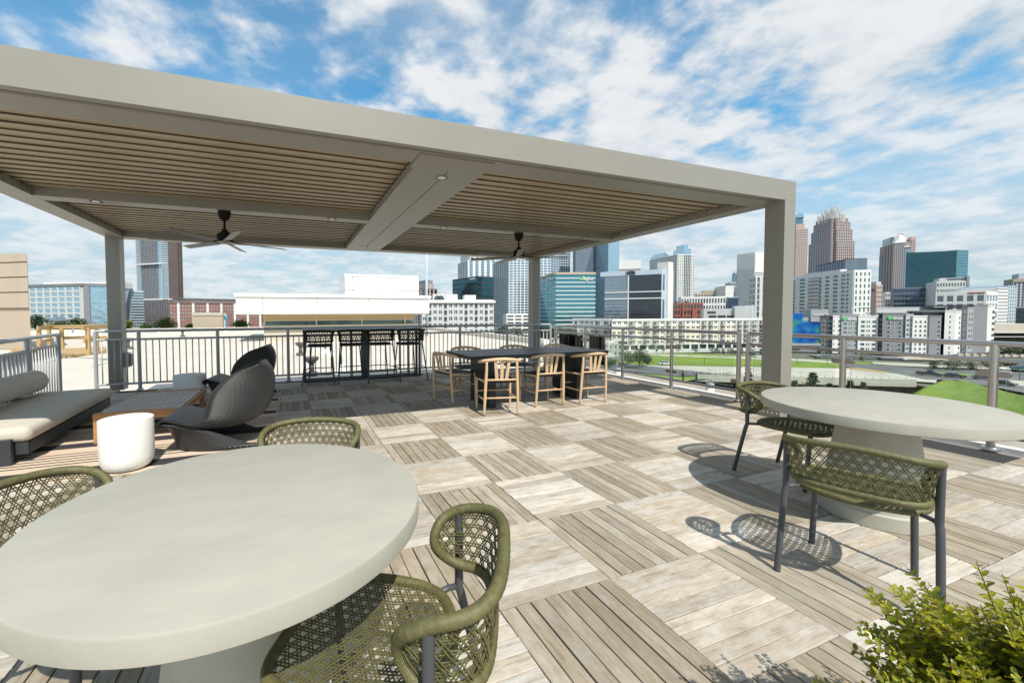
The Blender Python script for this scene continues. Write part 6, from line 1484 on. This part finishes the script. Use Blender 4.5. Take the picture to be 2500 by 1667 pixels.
for i, (u, vb, vt_, uw, d, m, l) in enumerate(((1226, 850, 792, 48, 150, 'leaf_a', 'broad green tree left of the rear pergola post'), (1262, 848, 797, 44, 165, 'leaf_a', 'green tree just left of the rear pergola post'), (1335, 850, 798, 40, 160, 'leaf_y', 'yellow green tree right of the rear pergola post'), (1368, 846, 797, 44, 170, 'leaf_b', 'dark tree behind the rail corner'), (1400, 842, 806, 36, 180, 'leaf_y', 'pale green tree right of the rail corner'), (1446, 853, 812, 46, 165, 'leaf_a', 'green tree behind the far end of the dining table'), (1462, 838, 815, 34, 180, 'leaf_b', 'darker tree beside the cream apartments'), (1452, 797, 786, 18, 230, 'leaf_y', 'small tree top above the rail by the teal office'))): tree_px(u, vb, vt_, uw, d, m, l, TV, i+40, nclump=85)
for i, (u, vb, vt_, uw, d, m, l) in enumerate(((1535, 892, 857, 38, 150, 'leaf_a', 'left part of the big shrubs left of the lawn'), (1563, 893, 849, 46, 148, 'leaf_a', 'tallest of the big shrubs left of the lawn'), (1580, 892, 866, 26, 152, 'leaf_b', 'right end of the big shrubs left of the lawn'), (1487, 888, 876, 40, 152, 'leaf_b', 'dark hedge below the grey row house'), (1488, 893, 883, 34, 147, 'leaf_y', 'low yellow green hedge by the street corner'))): tree_px(u, vb, vt_, uw, d, m, l, 'shrubs at the street corner', i+60, nclump=110, name='large_shrub')
for i, (u, vb, vt_, uw, d) in enumerate(((1620, 862, 843, 14, 190), (1658, 861, 842, 15, 190), (1700, 863, 842, 16, 190), (1742, 866, 843, 20, 188), (1752, 864, 848, 14, 190), (1768, 866, 848, 9, 188), (1785, 867, 846, 18, 186), (1812, 868, 848, 10, 184), (1838, 870, 850, 14, 184), (1860, 872, 851, 9, 182), (1530, 860, 843, 9, 196), (1604, 862, 846, 6, 192))):
    tree_px(u, vb, vt_, uw, d, 'leaf_a' if i % 2 else 'leaf_b', ['small green street tree', 'young leafy street tree', 'narrow dark street tree'][i % 3]+' before the cream apartments, '+['left of the first wide balcony bay', 'one third along the lawn', 'near the middle of the lawn', 'fullest of the row', 'tucked behind the fullest tree', 'thin and pointed', 'beside the glass clamp', 'right of the clamp', 'by the parked white car', 'at the pergola post', 'above the big shrubs', 'right above the big shrubs'][i], 'street trees before the cream apartments', i+80, nclump=26)
tree_px(1992, 884, 867, 11, 178, 'leaf_y', 'small bright green tree before the mural garage', 'street trees by the hotel', 99, nclump=20)
tree_px(2108, 884, 868, 10, 172, 'leaf_y', 'small bright tree at the hotel entrance', 'street trees by the hotel', 98, nclump=20)
for i, (u, vb, vt_, uw, d, l) in enumerate(((2284, 906, 880, 22, 143, 'thin street tree in front of the brown podium'), (2332, 907, 880, 44, 140, 'wide dark street tree right of the brown podium'), (2372, 906, 884, 30, 142, 'dark street tree left of the white utility box'), (2425, 902, 879, 40, 145, 'street tree behind the steel railing post'), (2470, 896, 884, 50, 150, 'low dark tree at the right edge behind the parked cars'))): tree_px(u, vb, vt_, uw, d, 'leaf_b', l, 'street trees by the parking street', i+110, nclump=60)
for i, (u, vt_, uw, d, l) in enumerate(((1830, 897, 36, 92, 'blue green spruce left of the right pergola post'), (1945, 930, 30, 88, 'blue green spruce right of the pergola post, mostly hidden'), (1988, 906, 60, 84, 'largest blue green spruce above the right round table'), (2030, 936, 18, 92, 'small spruce between the large spruce and the railing post'), (2081, 929, 30, 90, 'blue green spruce right of the railing post'), (2114, 935, 18, 94, 'thin young spruce under the bridge'), (1669, 899, 9, 112, 'young spruce at the left of the lower lawn'), (1703, 911, 7, 108, 'smallest young spruce on the lower lawn'))):
    q = at_d(u, d); zb = GZ-(5 if u > 1750 else .25); h = z_at(u, vt_, d)-zb; tree((q.x, q.y, zb), h, uw*d/F_PX*(1.25 if u > 1750 else 1.0), 'leaf_c', l, 'spruces below the terrace', i+130, nclump=150 if u > 1750 else 40, conical=True, name='spruce_tree', lf=.42 if u > 1750 else .2)
mass = MB(); r4 = random.Random(9)
for k in range(3000):
    u = r4.uniform(2430, 2640); d = r4.uniform(195, 212); v = 855+r4.gauss(0, 5); q = at_d(u, d); z = z_at(u, v, d); L_ = 1.0
    a = Vector((r4.uniform(-1, 1), r4.uniform(-1, 1), r4.uniform(-1, 1))).normalized()*L_; b = a.orthogonal().normalized()*.6; P = Vector((q.x, q.y, z)); mass.add([P-b, P+b, P+a], [(0, 1, 2)])
tag(mass.build('hedge', M['leaf_b']), 'dark hedge mass under the elevated deck at the right edge', 'hedge', kind='stuff')
# far tree belt on the horizon, one mass
belt = MB()
for k in range(5200):
    u = r4.uniform(-200, 2700); d = r4.uniform(900, 1300); q = at_d(u, d); z = r4.uniform(-22, -6)+5*math.sin(u*.013); a = Vector((r4.uniform(-1, 1), r4.uniform(-1, 1), r4.uniform(-.2, 1))).normalized()*8; b = a.orthogonal().normalized()*7; P = Vector((q.x, q.y, z)); belt.add([P-b, P+b, P+a], [(0, 1, 2)])
tag(belt.build('far_woods', M['leaf_b']), kind='stuff')
# cars
def paint(n, c): M[n] = mat(n, c, .25, coat=.6, spec=.6); return M[n]
for n, c in (('car_black', (.012, .014, .016)), ('car_white', (.75, .75, .74)), ('car_teal', (.03, .16, .18)), ('car_dark', (.03, .028, .028))): paint(n, c)
M['tyre'] = mat('tyre', (.012, .012, .012), .9); M['hub'] = mat('wheel_hub', (.35, .35, .36), .4, metal=.8); M['lens'] = mat('car_lamp', (.7, .7, .68), .2); M['lens_red'] = mat('tail_lamp', (.35, .02, .02), .3)
def car(p, ang, m, label, kind='car'):
    t = thing('pickup_truck' if kind == 'pickup' else 'parked_car', label, 'pickup truck' if kind == 'pickup' else 'car', p, ang, 'cars in the street below')
    L_, W_ = (5.6, 1.95) if kind == 'pickup' else (4.6, 1.82); h0, h1, h2 = .32, .92, 1.45
    if kind == 'pickup': h1, h2 = 1.08, 1.85
    body = [(-L_/2, h0+.1), (-L_/2+.05, h1-.1), (-L_/2+.2, h1), (L_/2-1.2, h1), (L_/2-.15, h1-.18), (L_/2, h1-.4), (L_/2-.02, h0+.05), (L_/2-.4, h0), (-L_/2+.3, h0)]
    mb = MB(); n = len(body); vs = [(x, -W_/2, z) for x, z in body]+[(x, W_/2, z) for x, z in body]; mb.add(vs, [tuple(range(n)), tuple(reversed(range(n, 2*n)))]+[(i, n+i, n+(i+1) % n, (i+1) % n) for i in range(n)]); mb.build('body', M[m], t)
    cb = [(-L_*.42, h1), (-L_*.30, h2-.05), (-L_*.05, h2), (L_*.10, h2-.08), (L_*.26, h1)] if kind == 'car' else [(-L_*.10, h1), (-L_*.07, h2-.02), (L_*.10, h2), (L_*.22, h1)]
    def cabin(s, e): 
        mb = MB(); n = len(cb); cz = h1
        vs = [(x, -W_/2*s*(1-.18*(z-h1)/(h2-h1)), z) for x, z in e]+[(x, W_/2*s*(1-.18*(z-h1)/(h2-h1)), z) for x, z in e]; mb.add(vs, [tuple(range(n)), tuple(reversed(range(n, 2*n)))]+[(i, n+i, n+(i+1) % n, (i+1) % n) for i in range(n)]); return mb
    cabin(.95, cb).build('windows', M['g_black'], t)
    top = [q for q in cb if q[1] > h1+.2]; x0, x1 = top[0][0], top[-1][0]
    MB().box(x0, x1, -W_*.385, W_*.385, h2-.06, h2+.02).build('roof', M[m], t)
    for s in (-1, 1):
        for x in (-L_*.31, L_*.31):
            w_ = MB(); w_.lathe([(.20, -.1), (.33, -.1), (.33, .1), (.20, .1)], 16); w_.v = [(a, c_, b) for a, b, c_ in w_.v]; o_ = w_.build('wheel', M['tyre'], t, 40, loc=(x, s*(W_/2-.06), .33))
            w2 = MB(); w2.lathe([(.03, -.09), (.195, -.09), (.195, .11), (.03, .115)], 12); w2.v = [(a, c_*s, b) for a, b, c_ in w2.v]; w2.build('hub', M['hub'], o_)
        MB().box(L_/2-.12, L_/2+.005, s*W_*.36-.15, s*W_*.36+.15, h1-.36, h1-.24).build('headlight', M['lens'], t); MB().box(-L_/2-.005, -L_/2+.08, s*W_*.38-.12, s*W_*.38+.12, h1-.3, h1-.14).build('tail_light', M['lens_red'], t)
    if kind == 'pickup': MB().box(-L_/2+.15, -L_*.11, -W_*.42, W_*.42, h1+.001, h1+.02).build('bed_cover', M['tyre'], t)
    return t
def car_px(u, v, du, m, label, kind='car', dv=0.0, z=None):
    p = at_z(u, v, GZ+.12 if z is None else z); q = at_z(u+20, v+dv, p.z); d = (q-p); return car(tuple(p), math.atan2(d.y, d.x), m, label, kind)
car_px(2269, 916.5, 0, 'car_black', 'black pickup truck driving off the end of the bridge', 'pickup', 1.6)
car_px(2330, 921.5, 0, 'car_black', 'black car behind the small white roadside box', 'car', 1.2)
car_px(2402, 926, 0, 'car_dark', 'dark car half hidden by the railing clamp', 'car', 1.2)
car_px(2450, 940, 0, 'car_dark', 'dark car on the near lane at the right edge', 'car', 2.2)
car_px(2441, 910.5, 0, 'car_white', 'white car parked right of the railing post', 'car', 1.2)
car_px(2493, 904, 0, 'car_teal', 'teal car at the far right edge of the street', 'car', .8)
car_px(2500, 900, 0, 'car_white', 'white car parked behind the teal car', 'car', .8)
car_px(1624, 890, 0, 'car_white', 'white car on the road at the left of the lawn', 'car', .4)
car_px(1852, 872.0, 0, 'car_white', 'white car parked beyond the lawn, left of the pergola post', 'car', .6)
# lamp posts, signs, bollards
M['pole_dark'] = mat('dark_pole', (.04, .045, .05), .6)
def lamp(u, vb, vt_, d, m, label, r=.09):
    q = at_d(u, d); t = thing('street_lamp', label, 'lamp post', (q.x, q.y, 0), 0, 'lamp posts in the valley'); zb, zt = z_at(u, vb, d), z_at(u, vt_, d)
    MB().tube([(0, 0, zb), (0, 0, zt)], [r, r*.7], 8).build('pole', M[m], t, True); MB().box(-.55, .55, -.2, .2, zt, zt+.12).build('lamp_head', M[m], t)
lamp(1722, 891, 873, 163, 'pole_dark', 'dark lamp post on the middle of the lawn'); lamp(1949, 898, 876, 156, 'pole_dark', 'dark lamp post right of the pergola post'); lamp(2023, 897, 880, 156, 'pole_dark', 'dark lamp post left of the railing post')
lamp(1836, 892, 745, 170, 'w_blue', 'tall pale blue floodlight mast left of the right pergola post', .16); lamp(2496, 933, 900, 118, 'pole_dark', 'dark post at the right edge of the street'); lamp(2421, 893, 880, 150, 'w_light', 'thin pale post behind the railing post')
q = at_z(2324, 922, GZ); t = thing('roadside_box', 'small white utility box with a blue sign beside the black car', 'utility box', tuple(q)); MB().box(-.45, .45, -.3, .3, 0, 1.0).build('box', M['w_white'], t); MB().tube([(-.1, .2, 0), (-.1, .2, 2.3)], .05, 6).build('sign_post', M['pole_dark'], t); MB().box(-.5, .3, .1, .16, 1.7, 2.3).build('sign_plate', mat('blue_sign_plate', (.12, .25, .5), .5), t)
bo = thing('bollard', 'x', 'bollard'); MB().lathe([(.10, 0), (.10, .75), (.05, .85)], 8).build('stem', M['pole_dark'], bo)
BG = 'dark bollards along the road below'
for i, u in enumerate((1660, 1676, 1693, 1712, 1730, 1748, 1758, 1766, 1772, 1777, 1782)):
    p = at_z(u, 914.2+.02*(u-1700)*.05, GZ-.2)
    if i == 0: bo.location = p; bo['label'] = 'small dark bollard in the row along the lower lawn'; bo['group'] = BG
    else: dup(bo, p, 0, 'small dark bollard in the row along the lower lawn', BG)
fence = thing('wire_fence', 'thin dark wire fence along the lower edge of the lawn', 'fence'); pst = MB().box(-.03, .03, -.03, .03, 0, 1.2).mesh('fence_post', M['pole_dark'])
for k in range(46):
    u = 1570+k*8.0; v = 891.5+(u-1570)*.0163; p = at_z(u, v, GZ+.02); link('fence_post', pst, fence, p)
w0, w1 = at_z(1570, 891.5, GZ+.02), at_z(1930, 897.4, GZ+.02)
for z in (.6, 1.15): MB().bar(w0+Vector((0, 0, z)), w1+Vector((0, 0, z)), .02, .02).build('wire', M['pole_dark'], fence)
